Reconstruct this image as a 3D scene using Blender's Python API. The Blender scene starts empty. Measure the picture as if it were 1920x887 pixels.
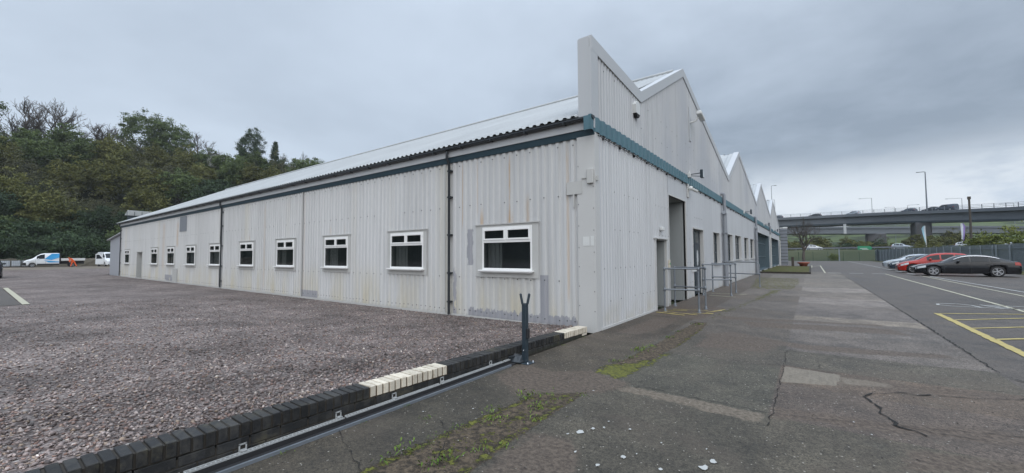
import bpy, bmesh, math, random
import numpy as np
from mathutils import Vector, Matrix, Quaternion
S = bpy.context.scene
COL = S.collection
R_ = math.radians
# ------------------------------------------------------------------ camera
cam = bpy.data.cameras.new('camera'); camo = bpy.data.objects.new('camera', cam); COL.objects.link(camo)
vr = Vector((1521-960, 476.3-443.5, 756)).normalized(); vl = -Vector((-62-960, 484-443.5, 756)).normalized()
X = (vl - vr*vl.dot(vr)).normalized(); Z = X.cross(vr)            # rows: world axes seen by the camera (x right, y down, z ahead)
M = Matrix(((X.x, -X.y, -X.z), (vr.x, -vr.y, -vr.z), (Z.x, -Z.y, -Z.z)))
camo.matrix_world = Matrix.Translation((3.536, -7.639, 1.55)) @ M.to_4x4()
CAM = Vector((3.536, -7.639, 1.55))
cam.sensor_width = 36; cam.lens = 36*756/1920; cam.clip_start = .05; cam.clip_end = 5000
S.camera = camo
# ------------------------------------------------------------------ node helpers
class E:
    def __init__(s, nt, sock): s.nt = nt; s.s = sock
    def _m(s, op, *a):
        n = s.nt.nodes.new('ShaderNodeMath'); n.operation = op
        for i, v in enumerate((s,)+a):
            if isinstance(v, E): s.nt.links.new(v.s, n.inputs[i])
            else: n.inputs[i].default_value = v
        return E(s.nt, n.outputs[0])
    def __add__(s, o): return s._m('ADD', o)
    def __sub__(s, o): return s._m('SUBTRACT', o)
    def __mul__(s, o): return s._m('MULTIPLY', o)
    def __truediv__(s, o): return s._m('DIVIDE', o)
    def max(s, o): return s._m('MAXIMUM', o)
    def min(s, o): return s._m('MINIMUM', o)
    def abs(s): return s._m('ABSOLUTE')
    def floor(s): return s._m('FLOOR')
    def inv(s): return (s*-1)+1
    def ss(s, a, b):                                               # smoothstep from a to b
        n = s.nt.nodes.new('ShaderNodeMapRange'); n.interpolation_type = 'SMOOTHSTEP'
        if a > b:
            n.inputs['From Min'].default_value = b; n.inputs['From Max'].default_value = a
            n.inputs['To Min'].default_value = 1; n.inputs['To Max'].default_value = 0
        else:
            n.inputs['From Min'].default_value = a; n.inputs['From Max'].default_value = b
        s.nt.links.new(s.s, n.inputs['Value']); return E(s.nt, n.outputs[0])
class NT:
    def __init__(s, name):
        s.m = bpy.data.materials.new(name); s.m.use_nodes = True; s.nt = s.m.node_tree
        s.b = s.nt.nodes['Principled BSDF']; s.out = s.nt.nodes['Material Output']
    def coord(s, kind='Object'):
        n = s.nt.nodes.new('ShaderNodeTexCoord'); return n.outputs[kind]
    def xyz(s, vec=None):
        n = s.nt.nodes.new('ShaderNodeSeparateXYZ'); s.nt.links.new(vec or s.coord(), n.inputs[0])
        return [E(s.nt, o) for o in n.outputs]
    def comb(s, x, y, z):
        n = s.nt.nodes.new('ShaderNodeCombineXYZ')
        for i, v in enumerate((x, y, z)):
            if isinstance(v, E): s.nt.links.new(v.s, n.inputs[i])
            else: n.inputs[i].default_value = v
        return n.outputs[0]
    def scaled(s, sx, sy, sz, vec=None):
        n = s.nt.nodes.new('ShaderNodeMapping'); n.inputs['Scale'].default_value = (sx, sy, sz)
        s.nt.links.new(vec or s.coord(), n.inputs[0]); return n.outputs[0]
    def noise(s, scale, detail=3, rough=.55, vec=None, dist=0):
        n = s.nt.nodes.new('ShaderNodeTexNoise'); n.inputs['Scale'].default_value = scale; n.inputs['Detail'].default_value = detail
        n.inputs['Roughness'].default_value = rough; n.inputs['Distortion'].default_value = dist
        s.nt.links.new(vec or s.coord(), n.inputs['Vector']); return E(s.nt, n.outputs[0])
    def voro(s, scale, out='Distance', feature='F1', vec=None):
        n = s.nt.nodes.new('ShaderNodeTexVoronoi'); n.inputs['Scale'].default_value = scale; n.feature = feature
        s.nt.links.new(vec or s.coord(), n.inputs['Vector']); return n.outputs[out]
    def white(s, vec):
        n = s.nt.nodes.new('ShaderNodeTexWhiteNoise'); s.nt.links.new(vec, n.inputs['Vector']); return E(s.nt, n.outputs[0])
    def mix(s, f, a, b, mode='MIX'):
        n = s.nt.nodes.new('ShaderNodeMix'); n.data_type = 'RGBA'; n.blend_type = mode
        if isinstance(f, E): s.nt.links.new(f.s, n.inputs['Factor'])
        else: n.inputs['Factor'].default_value = f
        for k, v in ((6, a), (7, b)):
            if isinstance(v, tuple): n.inputs[k].default_value = (*v, 1)[:4]
            else: s.nt.links.new(v, n.inputs[k])
        return n.outputs[2]
    def gain(s, col, f):                                           # colour times a float
        n = s.nt.nodes.new('ShaderNodeVectorMath'); n.operation = 'SCALE'
        if isinstance(col, tuple): n.inputs[0].default_value = col
        else: s.nt.links.new(col, n.inputs[0])
        if isinstance(f, E): s.nt.links.new(f.s, n.inputs['Scale'])
        else: n.inputs['Scale'].default_value = f
        return n.outputs[0]
    def attr(s, name):
        n = s.nt.nodes.new('ShaderNodeAttribute'); n.attribute_name = name; return n.outputs['Color']
    def rnd(s):
        n = s.nt.nodes.new('ShaderNodeObjectInfo'); return E(s.nt, n.outputs['Random'])
    def bump(s, h, strength=.3, dist=.01):
        n = s.nt.nodes.new('ShaderNodeBump'); n.inputs['Strength'].default_value = strength; n.inputs['Distance'].default_value = dist
        s.nt.links.new(h.s if isinstance(h, E) else h, n.inputs['Height']); s.nt.links.new(n.outputs[0], s.b.inputs['Normal'])
    def done(s, col=None, rough=.6, metal=0, spec=.5):
        if col is not None:
            if isinstance(col, tuple): s.b.inputs['Base Color'].default_value = (*col, 1)[:4]
            else: s.nt.links.new(col, s.b.inputs['Base Color'])
        if isinstance(rough, E): s.nt.links.new(rough.s, s.b.inputs['Roughness'])
        else: s.b.inputs['Roughness'].default_value = rough
        s.b.inputs['Metallic'].default_value = metal; s.b.inputs['Specular IOR Level'].default_value = spec
        return s.m
def plain(name, c, rough=.55, metal=0, amp=.15, sc=3., spec=.5, bump=0):
    t = NT(name); n = t.noise(sc, 4, .6); n2 = t.noise(sc*9, 3, .6)
    col = t.gain(c, (n*.7+n2*.3)*(amp*2)+(1-amp))
    if bump: t.bump(n2, bump, .01)
    return t.done(col, (n*.2)+(rough-.1), metal, spec)
# ------------------------------------------------------------------ world: Nishita sky behind a procedural overcast
SUN_EL, SUN_AZ = R_(40), R_(141)                                   # azimuth measured clockwise from +Y
W = bpy.data.worlds.new('World'); S.world = W; W.use_nodes = True
w = NT.__new__(NT); w.nt = W.node_tree
bg = w.nt.nodes['Background']
sky = w.nt.nodes.new('ShaderNodeTexSky'); sky.sky_type = 'NISHITA'; sky.sun_disc = False
sky.sun_elevation = SUN_EL; sky.sun_rotation = SUN_AZ; sky.air_density = 1.5; sky.dust_density = 4
gx, gy, gz = w.xyz(w.coord('Generated'))
zz = gz.max(0.0)+.22
cv = w.comb(gx/zz, gy/zz, 0.3)
n1 = w.noise(.55, 5, .55, vec=cv, dist=.3); n2 = w.noise(1.7, 6, .6, vec=cv, dist=.2)
right = (gx*.25+gy).ss(.25, 1.0)                                     # the heavier cloud stands to the north
up = gz.ss(.0, .45)
band = gz.ss(.08, .20)*gz.ss(.62, .25)
dark = ((n1-.5)*1.6+(n2-.5)*.9+.42)
dk = (right*band*.85 + (n1-.5)*1.7 + (n2-.5)*.9*(right+.35)+.02).max(0).min(1)
ccol = w.mix(dk, (.575, .665, .785), (.275, .335, .42))
ccol = w.mix(right*gz.ss(.22, .09)*n2.ss(.34, .54)*.9, ccol, (.80, .86, .93))
zen = gz.ss(.5, .95)*1.6+1                                         # overcast sky: brighter towards the zenith
ccol = w.gain(ccol, zen)
gr = gz.ss(-.02, -.001)
sk = w.nt.nodes.new('ShaderNodeMix'); sk.data_type = 'RGBA'; sk.inputs['Factor'].default_value = .90
w.nt.links.new(sky.outputs[0], sk.inputs[6])
w.nt.links.new(w.gain(ccol, 10.6), sk.inputs[7])
w.nt.links.new(sk.outputs[2], bg.inputs['Color']); bg.inputs['Strength'].default_value = .10
sun = bpy.data.lights.new('sun', 'SUN'); sun.energy = 1.5; sun.angle = R_(75); sun.color = (1, .97, .93)
suno = bpy.data.objects.new('sun', sun); COL.objects.link(suno)
sd = Vector((math.sin(SUN_AZ)*math.cos(SUN_EL), math.cos(SUN_AZ)*math.cos(SUN_EL), math.sin(SUN_EL)))
suno.rotation_euler = sd.to_track_quat('Z', 'Y').to_euler(); suno.location = (0, -20, 40)
S.view_settings.view_transform = 'Standard'; S.view_settings.look = 'None'; S.view_settings.exposure = 0.10; S.view_settings.gamma = 1
S.view_settings.use_curve_mapping = False
S.render.engine = 'CYCLES'; S.cycles.use_denoising = True; S.cycles.max_bounces = 6; S.cycles.caustics_reflective = False; S.cycles.caustics_refractive = False
# ------------------------------------------------------------------ mesh helpers
class MB:
    def __init__(s): s.v = []; s.f = []; s.mi = []; s.sm = []
    def face(s, pts, mi=0, sm=False):
        k = len(s.v); s.v += [tuple(p) for p in pts]; s.f.append(tuple(range(k, k+len(pts)))); s.mi.append(mi); s.sm.append(sm)
    def add(s, vs, fs, mi=0, sm=False):
        k = len(s.v); s.v += [tuple(p) for p in vs]
        for f in fs: s.f.append(tuple(i+k for i in f)); s.mi.append(mi); s.sm.append(sm)
    def box(s, x0, x1, y0, y1, z0, z1, mi=0, T=None, bev=0):
        if x0 > x1: x0, x1 = x1, x0
        if y0 > y1: y0, y1 = y1, y0
        if bev:
            b = bev; bm = bmesh.new(); bmesh.ops.create_cube(bm, size=1)
            for v in bm.verts: v.co = Vector(((x0+x1)/2+v.co.x*(x1-x0), (y0+y1)/2+v.co.y*(y1-y0), (z0+z1)/2+v.co.z*(z1-z0)))
            bmesh.ops.bevel(bm, geom=list(bm.edges), offset=b, segments=1, affect='EDGES')
            vs = [v.co.copy() for v in bm.verts]; fs = [[v.index for v in f.verts] for f in bm.faces]; bm.free()
        else:
            vs = [Vector(p) for p in ((x0,y0,z0),(x1,y0,z0),(x1,y1,z0),(x0,y1,z0),(x0,y0,z1),(x1,y0,z1),(x1,y1,z1),(x0,y1,z1))]
            fs = [(0,3,2,1),(4,5,6,7),(0,1,5,4),(1,2,6,5),(2,3,7,6),(3,0,4,7)]
        if T: vs = [T @ v for v in vs]
        s.add(vs, fs, mi)
    def tube(s, pts, r, n=8, mi=0, cap=True):
        pts = [Vector(p) for p in pts]; rr = r if isinstance(r, (list, tuple)) else [r]*len(pts)
        rings = []; a = None
        for i, p in enumerate(pts):
            d = (pts[min(i+1, len(pts)-1)]-pts[max(i-1, 0)]).normalized()
            if a is None: a = d.orthogonal().normalized()
            a = (a-d*a.dot(d)).normalized(); b = d.cross(a)
            rings.append([p+(a*math.cos(2*math.pi*j/n)+b*math.sin(2*math.pi*j/n))*rr[i] for j in range(n)])
        vs = [q for ring in rings for q in ring]; fs = []
        for i in range(len(pts)-1):
            for j in range(n): fs.append((i*n+j, i*n+(j+1) % n, (i+1)*n+(j+1) % n, (i+1)*n+j))
        s.add(vs, fs, mi, True)
        if cap: s.add(rings[0], [tuple(range(n))[::-1]], mi); s.add(rings[-1], [tuple(range(n))], mi)
    def prism(s, poly, d, mi=0):                                   # poly: 3-D points, extruded by vector d
        d = Vector(d); a = [Vector(p) for p in poly]; b = [p+d for p in a]; n = len(a)
        s.add(a+b, [tuple(range(n)), tuple(range(2*n-1, n-1, -1))]+[(i, (i+1) % n, (i+1) % n+n, i+n) for i in range(n)], mi)
    def lathe(s, prof, c=(0,0,0), ax='Z', n=16, mi=0):
        vs = []; fs = []
        for r, h in prof:
            for j in range(n):
                a = 2*math.pi*j/n; p = (r*math.cos(a), r*math.sin(a), h)
                if ax == 'Y': p = (p[0], p[2], p[1])
                if ax == 'X': p = (p[2], p[0], p[1])
                vs.append((p[0]+c[0], p[1]+c[1], p[2]+c[2]))
        for i in range(len(prof)-1):
            for j in range(n): fs.append((i*n+j, i*n+(j+1) % n, (i+1)*n+(j+1) % n, (i+1)*n+j))
        s.add(vs, fs, mi, True)
    def build(s, name, mats, parent=None, tone=None):
        me = bpy.data.meshes.new(name); me.from_pydata(s.v, [], s.f)
        for m in (mats if isinstance(mats, (list, tuple)) else [mats]): me.materials.append(m)
        me.polygons.foreach_set('material_index', s.mi); me.polygons.foreach_set('use_smooth', s.sm)
        me.update()
        o = bpy.data.objects.new(name, me); COL.objects.link(o)
        if parent: o.parent = parent
        return o
def tag(o, label=None, cat=None, group=None, kind=None):
    for k, v in (('label', label), ('category', cat), ('group', group), ('kind', kind)):
        if v: o[k] = v
    return o
def thing(name, label, cat, loc=(0,0,0), rz=0, group=None):
    o = bpy.data.objects.new(name, None); COL.objects.link(o); o.location = loc; o.rotation_euler = (0, 0, rz); o.empty_display_size = .2
    return tag(o, label, cat, group)
def rootpart(mb, name, mats, root):                                 # built in world coordinates, parented to a root away from the origin
    o = mb.build(name, mats, root); o.matrix_parent_inverse = Matrix.Translation(-Vector(root.location)); return o
def copy_tree(o, parent=None):
    c = o.copy(); COL.objects.link(c)
    if parent: c.parent = parent
    for ch in list(o.children): copy_tree(ch, c)
    return c
def mesh_np(name, v, f, mat, parent=None, cols=None, smooth=False):
    me = bpy.data.meshes.new(name); k = f.shape[1]
    me.vertices.add(len(v)); me.vertices.foreach_set('co', v.astype(np.float32).ravel())
    me.loops.add(f.size); me.loops.foreach_set('vertex_index', f.astype(np.int32).ravel())
    me.polygons.add(len(f)); me.polygons.foreach_set('loop_start', np.arange(0, f.size, k, dtype=np.int32))
    me.update(calc_edges=True); me.materials.append(mat)
    if cols is not None:
        a = me.color_attributes.new('tone', 'FLOAT_COLOR', 'POINT'); c4 = np.ones((len(v), 4), np.float32); c4[:, :3] = cols
        a.data.foreach_set('color', c4.ravel())
    if smooth: me.polygons.foreach_set('use_smooth', [True]*len(f))
    o = bpy.data.objects.new(name, me); COL.objects.link(o)
    if parent: o.parent = parent
    return o
rng = np.random.default_rng(5); random.seed(7)
def interp(x, pts):
    if x <= pts[0][0]: return pts[0][1]
    for (a, b), (c, d) in zip(pts, pts[1:]):
        if x <= c: return b+(d-b)*(x-a)/(c-a)
    return pts[-1][1]
def gz_(x, y):                                                     # height of the gravel yard
    return -.02+.10*math.exp(min(x, 0)/2.5)+max(-y, 0)*.030*math.exp(min(x, 0)/12)
# ------------------------------------------------------------------ materials
def cladding(name, base, left):
    t = NT(name); x, y, z = t.xyz(); u = x if left else y
    sheet = t.white(t.comb((u/1.02).floor(), 1.3, 0))
    big = t.noise(.35, 3, .5, vec=t.scaled(1, 1, .35)); streak = t.noise(9, 4, .6, vec=t.scaled(1, 1, .035)); fine = t.noise(30, 3)
    col = t.gain(base, (sheet*.09)+(big*.12)+(fine*.05)+.87)
    col = t.mix(streak.ss(.46, .70)*.6, col, t.gain(base, .76))
    if left:
        yel = z.ss(1.6, .0)*t.noise(1.2, 3, .6, vec=t.scaled(1, 1, .2)).ss(.38, .68)
        col = t.mix(yel*.7, col, (.50, .455, .33))
        yel2 = t.noise(.55, 2, .5, vec=t.scaled(1, 1, .02)).ss(.55, .72)
        col = t.mix(yel2*.35, col, (.53, .49, .38))
        # rust runs below the eave and round the window nearest the corner, each at its own place along the wall
        rn = t.noise(14, 4, .7, vec=t.scaled(1, 1, .12))
        for ux, wd, z0, z1, k in ((-3.72,.014,2.3,4.05,.9),(-3.05,.03,2.2,2.75,.9),(-2.17,.02,2.25,4.0,1.),(-2.17,.06,2.2,2.6,.8),(-1.66,.04,2.2,3.0,.7),(-.62,.02,.6,4.0,.55),(-3.2,.012,2.6,4.05,.5),
                                 (-9.2,.03,2.3,2.7,.4),(-10.1,.03,2.3,2.7,.4),(-17.0,.05,2.2,2.6,.8),(-17.9,.05,2.2,2.5,.6),(-15.4,.06,.2,3.9,.35),(-27.6,.14,2.2,3.8,.7),(-30.5,.2,.8,3.9,.4),(-11.95,.02,.1,4,.4)):
            m = ((u-ux).abs()).ss(wd*2.2, wd*.3)*z.ss(z0-.15, z0+.2)*z.ss(z1+.1, z1-.4)*rn.ss(.22, .55)
            col = t.mix(m*k*.62, col, (.44, .26, .10))
        # primer-grey repair patches with ragged tops
        rag = t.noise(11, 3, .7, vec=t.scaled(1, 1, .3))
        prim = (z-(rag*.36)).ss(.055, .045)*u.ss(-3.5, -3.48)*u.ss(-.42, -.44)
        prim = prim.max((u+1.24).abs().ss(.115, .105)*z.ss(1.12, 1.1)*z.ss(.0, .01))
        prim = prim.max((u+3.46+(rag-.5)*.2).abs().ss(.10, .09)*z.ss(1.3, 1.32)*z.ss(2.25, 2.2))
        prim = prim.max((u+3.98+(rag-.5)*.12).abs().ss(.05, .04)*z.ss(1.3, 1.1)*z.ss(-.3, -.2)*(rag.ss(.42, .46)))
        prim = prim.max((u+11.55).abs().ss(.60, .59)*z.ss(.30, .29))
        prim = prim.max((u+29.1).abs().ss(.9, .88)*z.ss(.45, .43)*rag.ss(.40, .45))
        col = t.mix(prim, col, (.315, .32, .345))
    else:
        col = t.mix(z.ss(.7, .0)*t.noise(1.5, 3).ss(.35, .7)*.5, col, (.42, .39, .31))
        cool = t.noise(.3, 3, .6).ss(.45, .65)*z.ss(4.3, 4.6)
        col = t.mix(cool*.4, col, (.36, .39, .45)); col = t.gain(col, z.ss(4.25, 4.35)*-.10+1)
    dirt = z.ss(.12, .0)*.35; col = t.mix(dirt, col, (.2, .19, .16))
    t.bump(big, .15, .05)
    return t.done(col, fine*.15+.42, 0, .4)
WHITE = (.545, .55, .55)
m_left = cladding('aged_white_cladding', WHITE, True)
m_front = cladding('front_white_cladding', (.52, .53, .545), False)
m_trim = plain('pale_grey_flashing', (.46, .475, .49), .45, 0, .07, 1.5)
m_cornertrim = plain('off_white_flashing', (.52, .52, .51), .45, 0, .08, 1.2)
m_teal = plain('teal_trim', (.070, .150, .185), .45, 0, .25, 2.5)
m_tealdark = plain('dark_teal_trim', (.032, .066, .088), .5, 0, .2, 2.)
m_gutter = plain('dark_gutter', (.022, .027, .032), .4, 0, .2, 3)
m_upvc = plain('white_upvc', (.80, .80, .79), .3, 0, .03, 2)
m_surround = plain('window_flashing', (.47, .47, .455), .5, 0, .12, 2.5)
m_dark = plain('dark_interior', (.30, .33, .34), .8, 0, .2, 2)
m_blind = plain('pale_blind', (.74, .76, .75), .7, 0, .1, 2)
m_galv = plain('galvanised_steel', (.17, .19, .215), .45, .2, .25, 9)
m_slate = plain('slate_blue_steel', (.085, .125, .150), .5, 0, .15, 3)
m_post = plain('slate_grey_paint', (.026, .040, .052), .4, 0, .15, 6)
m_rubber = plain('black_rubber', (.018, .018, .02), .75, 0, .15, 10)
m_conc = plain('hazed_weathered_concrete', (.13, .145, .165), .8, 0, .25, .25)  # viaduct concrete, with the blue of distance haze mixed into its colour
m_concl = plain('pier_concrete', (.085, .085, .09), .85, 0, .3, .3)
m_pipe = plain('grey_downpipe', (.22, .235, .26), .45, 0, .12, 3)
m_bolt = plain('bolt_heads', (.09, .09, .095), .5, .5, .1, 5)
m_terra = plain('terracotta', (.28, .085, .05), .7, 0, .15, 8)
m_wood = plain('weathered_timber', (.06, .05, .04), .8, 0, .3, 12)
t = NT('charcoal_brick'); x, y, z = t.xyz(); bt = t.white(t.comb(0, (y*13.245).floor(), 0)); n = t.noise(9, 5, .7); n2 = t.noise(70, 4, .7); n3 = t.noise(2.2, 5, .7)
col = t.gain(t.mix(n.ss(.4, .62), (.017, .0175, .0185), (.034, .033, .031)), bt*.9+n2*.8+.3); col = t.mix(n3.ss(.52, .66)*n.ss(.4, .6)*.8, col, (.075, .068, .045)); col = t.mix(z.ss(.07, .0)*.5, col, (.04, .042, .022)); t.bump(n2+n, .7, .006); m_brickdark = t.done(col, n*.3+.5, 0, .35)
t = NT('cream_brick'); x, y, z = t.xyz(); bt = t.white(t.comb(0, (y*13.245).floor(), 0)); n = t.noise(11, 5, .7); n2 = t.noise(70, 4, .7)
col = t.gain((.62, .56, .46), bt*.25+n2*.5+.62); col = t.mix(n.ss(.52, .66)*.55, col, (.26, .21, .14)); t.bump(n2+n, .6, .005); m_brickcream = t.done(col, .75, 0, .3)
m_mortar = plain('dark_mortar', (.035, .03, .024), .9, 0, .35, 6)
m_mortarc = plain('brown_mortar', (.09, .062, .038), .9, 0, .3, 6)
m_white = plain('white_plastic', (.62, .63, .62), .4, 0, .06, 4)
m_paintw = plain('worn_white_paint', (.42, .425, .41), .6, 0, .35, 9)
m_painty = plain('worn_yellow_paint', (.42, .34, .12), .6, 0, .4, 7)
m_paintc = plain('cream_line_paint', (.42, .40, .30), .6, 0, .3, 7)
m_blue = plain('blue_vinyl', (.03, .30, .62), .35, 0, .1, 3)
m_orange = plain('orange_workwear', (.85, .13, .03), .8, 0, .15, 9)
m_skin = plain('skin', (.45, .26, .19), .6, 0, .05, 5)
m_chrome = plain('satin_metal', (.55, .56, .58), .25, .9, .05, 5)
m_slot = plain('dull_white_plastic', (.36, .37, .37), .5, 0, .35, 14)
m_stone = plain('rubble_stone', (.16, .145, .115), .9, 0, .6, 1.6, .3, .6)
m_doorg = plain('grey_door_paint', (.30, .32, .325), .5, 0, .12, 2)
t = NT('roof_sheet'); n = t.noise(.5, 4, .6); x, y, z = t.xyz(); sh = t.white(t.comb((x/1.0).floor(), (y/2.6).floor(), 0)); g_ = t.noise(5, 5, .7, vec=t.scaled(1, .15, .15)); lap = (y/2.6)._m('FRACT').ss(.03, .0); m_roof = t.done(t.gain((.37, .385, .39), n*.3+sh*.10+g_*.25+.68-(lap*.25)), .45, 0, .35)
def glass(name, c=(.012, .015, .018), tr=.0, rough=.04):
    t = NT(name); t.done(c, rough, 0, .6)
    if tr:
        mx = t.nt.nodes.new('ShaderNodeMixShader'); tp = t.nt.nodes.new('ShaderNodeBsdfTransparent'); tp.inputs[0].default_value = (.92, .94, .94, 1)
        mx.inputs[0].default_value = tr; t.nt.links.new(t.b.outputs[0], mx.inputs[1]); t.nt.links.new(tp.outputs[0], mx.inputs[2]); t.nt.links.new(mx.outputs[0], t.out.inputs[0])
    return t.m
m_glass = glass('window_glass', tr=.55); m_glass.node_tree.nodes['Principled BSDF'].inputs['Specular IOR Level'].default_value = 1.; m_cglass = glass('car_glass', (.012, .015, .018), 0, .05); m_cglass.node_tree.nodes['Principled BSDF'].inputs['Specular IOR Level'].default_value = .3
m_sheen = glass('shutter_glass', (.03, .045, .055), 0, .2)
m_lens = glass('headlamp_lens', (.55, .58, .6), 0, .1)
# asphalt / concrete
def paving(name, base, speck=.25, wet=.0, useattr=False, sc=1.):
    t = NT(name); x, y, z = t.xyz()
    b = t.attr('tone') if useattr else base
    big = t.noise(.30*sc, 5, .62); mid = t.noise(2.4*sc, 6, .7); fine = t.noise(85, 4, .75); f2 = t.noise(24, 5, .7)
    col = t.gain(b, (big-.5)*1.8+(mid-.5)*1.9+1.08); col = t.gain(col, ((fine-.5)*4.6+(f2-.5)*2.4+1.05).max(.2)); col = t.mix(1.0, col, (1.16, 1.02, .88), 'MULTIPLY')
    brown = t.noise(.62*sc, 5, .68, dist=.5).ss(.50, .68)
    col = t.mix(brown*.5, col, (.088, .070, .055))
    lich = t.noise(2.6, 6, .75).ss(.57, .72)*fine.ss(.40, .55); col = t.mix(lich*.55, col, (.155, .145, .115))
    cell = t.white(t.voro(42, 'Position')); dd = E(t.nt, t.voro(42))
    col = t.mix(cell.ss(.955, .965)*dd.ss(.34, .22)*speck*2.6, col, (.30, .28, .24))
    rough = (mid*.35+big*.35)+(.34-wet)
    h = fine+f2*.8
    if useattr:
        sa = t.nt.nodes.new('ShaderNodeSeparateColor'); t.nt.links.new(t.attr('mask_a'), sa.inputs[0]); sb = t.nt.nodes.new('ShaderNodeSeparateColor'); t.nt.links.new(t.attr('mask_b'), sb.inputs[0])
        so, mo, br = (E(t.nt, o) for o in sa.outputs[:3]); ta, li = (E(t.nt, o) for o in sb.outputs[:2])
        na = t.noise(5.5, 6, .72); nb = t.noise(17, 5, .75); nc = t.noise(2.1, 5, .7)
        br_ = (br+(nc-.5)*1.1+(nb-.5)*.6-.05).ss(.30, .65)*.85; col = t.mix(br_, col, t.mix(f2.ss(.3, .7), (.050, .036, .028), (.145, .112, .086)))
        ta_ = (ta+(na-.5)*1.2+(nb-.5)*.5).ss(.42, .72); col = t.mix(ta_*.9, col, t.mix(f2.ss(.3, .7), (.085, .066, .048), (.21, .175, .135)))
        li_ = (li+(na-.5)*.25).ss(.30, .62); sw = t.noise(8, 4, .6, vec=t.scaled(3, .5, 1)); col = t.mix(li_*.92, col, t.gain((.19, .165, .13), sw*.9+f2*.7+.2))
        so_ = (so+(na-.5)*.8+(nb-.5)*.5).ss(.44, .54); col = t.mix(so_, col, t.mix(nb.ss(.38, .62), (.028, .022, .016), (.13, .098, .066)))
        mo_ = (mo+(na-.5)*1.7+(nb-.5)*1.3).ss(.48, .66); col = t.mix(mo_*.95, col, t.gain(t.mix(nb.ss(.38, .62), (.075, .078, .024), (.165, .172, .026)), fine*.9+.5))
        rough = rough.max(so_*.95).max(mo_*.95); h = h+(so_*nb*3)+(mo_*nb*4)+(mo_*1.2)
    t.bump(h, .85, .008)
    return t.done(col, rough, 0, .42)
m_asph = paving('car_park_asphalt', (.060, .058, .058), .10, .10)
m_apron = paving('apron_slabs', (.1, .1, .1), .5, .0, True)
m_yard = paving('far_yard_surface', (.115, .108, .096), .1, 0, False, .4)
def gravelmat(name, attr):
    t = NT(name)
    if attr:
        col = t.gain(t.attr('tone'), t.noise(60, 2)*.5+.75); col = t.gain(col, (t.noise(.45, 5, .65)-.5)*1.5+(t.noise(1.9, 4, .65)-.5)*1.2+1); col = t.mix(t.noise(.33, 4, .6, dist=.6).ss(.53, .66)*.4, col, t.gain(col, .62)); return t.done(col, .6, 0, .35)
    c1 = t.voro(34, 'Color'); s1 = t.nt.nodes.new('ShaderNodeSeparateColor'); t.nt.links.new(c1, s1.inputs[0])
    r = E(t.nt, s1.outputs[0]); g = E(t.nt, s1.outputs[1]); d = E(t.nt, t.voro(34))
    big = t.noise(.35, 4, .6); mid = t.noise(1.8, 3, .6)
    col = t.mix(r, (.112, .089, .083), (.375, .318, .295)); col = t.mix(g.ss(.7, .95)*.5, col, (.21, .13, .11))
    col = t.mix(g.ss(.12, .03)*.7, col, (.48, .45, .42))
    col = t.gain(col, (d*-.9)+1.15); col = t.gain(col, (t.noise(.45, 5, .65)-.5)*1.7+(t.noise(1.9, 4, .65)-.5)*1.3+.93); col = t.mix(t.noise(.33, 4, .6, dist=.6).ss(.53, .66)*.4, col, t.gain(col, .62))
    col = t.mix(t.noise(.16, 3, .5).ss(.5, .7)*.3, col, (.12, .085, .07))
    t.bump(d*-1, .9, .02); return t.done(col, .75, 0, .25)
m_gravel = gravelmat('gravel_bed', False); m_stones = gravelmat('gravel_stones', True)
t = NT('meadow'); n = t.noise(.02, 5, .6); n2 = t.noise(.35, 4, .7); m_grass = t.done(t.gain(t.mix(n.ss(.4, .6), (.050, .060, .034), (.078, .082, .046)), n2*.6+.7), .9, 0, .1)
t = NT('woodland_floor'); n2 = t.noise(.25, 4, .7); m_floor = t.done(t.gain((.03, .034, .018), n2*.8+.6), .95, 0, .1)
t = NT('field_hill'); x, y, z = t.xyz(); n = t.noise(.012, 3, .5, vec=t.scaled(1, 2.5, 1)); n2 = t.noise(.08, 4, .7); v = t.noise(.03, 4, .6, vec=t.scaled(1, 2, 1))
m_hill = t.done(t.gain(t.mix(v.ss(.46, .56), t.mix(n.ss(.45, .55), (.095, .125, .05), (.075, .098, .042)), (.035, .044, .025)), n2*.5+.75), .95, 0, .05)
t = NT('moss'); n = t.noise(4, 5, .7); n2 = t.noise(60, 3, .7)
m_moss = t.done(t.gain(t.mix(n.ss(.40, .62), (.060, .050, .036), (.15, .155, .025)), n2*1.1+.45), .95, 0, .1); t.bump(n2, .9, .02)
t = NT('bright_moss'); n = t.noise(5, 4, .7); n2 = t.noise(45, 3, .7); m_moss2 = t.done(t.gain(t.mix(n.ss(.36, .52), (.07, .062, .035), (.23, .24, .02)), n2*1.1+.45), .95, 0, .1); t.bump(n2, .9, .02)
t = NT('soil'); n = t.noise(7, 5, .7); n2 = t.noise(90, 3, .7); n3 = t.noise(1.6, 4, .7)
m_soil = t.done(t.gain(t.mix(n3.ss(.5, .68), t.mix(n.ss(.4, .65), (.045, .036, .028), (.105, .080, .058)), (.085, .095, .028)), n2*1.1+.45), .95, 0, .1); t.bump(n2, 1, .03)
t = NT('dry_turf'); n = t.noise(2.2, 5, .7); n2 = t.noise(30, 3, .7); m_turf = t.done(t.gain(t.mix(n.ss(.4, .6), (.10, .085, .045), (.075, .09, .03)), n2*.9+.55), .95, 0, .1)
def leafmat(name, a, b):
    t = NT(name); n = t.noise(.55, 4, .7); n2 = t.white(t.coord('Object')); r = t.rnd()
    col = t.mix(n.ss(.35, .65), a, b); col = t.gain(col, n2*.5+r*.45+.52)
    t.b.inputs['Subsurface Weight'].default_value = 0
    return t.done(col, .8, 0, .15)
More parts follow.
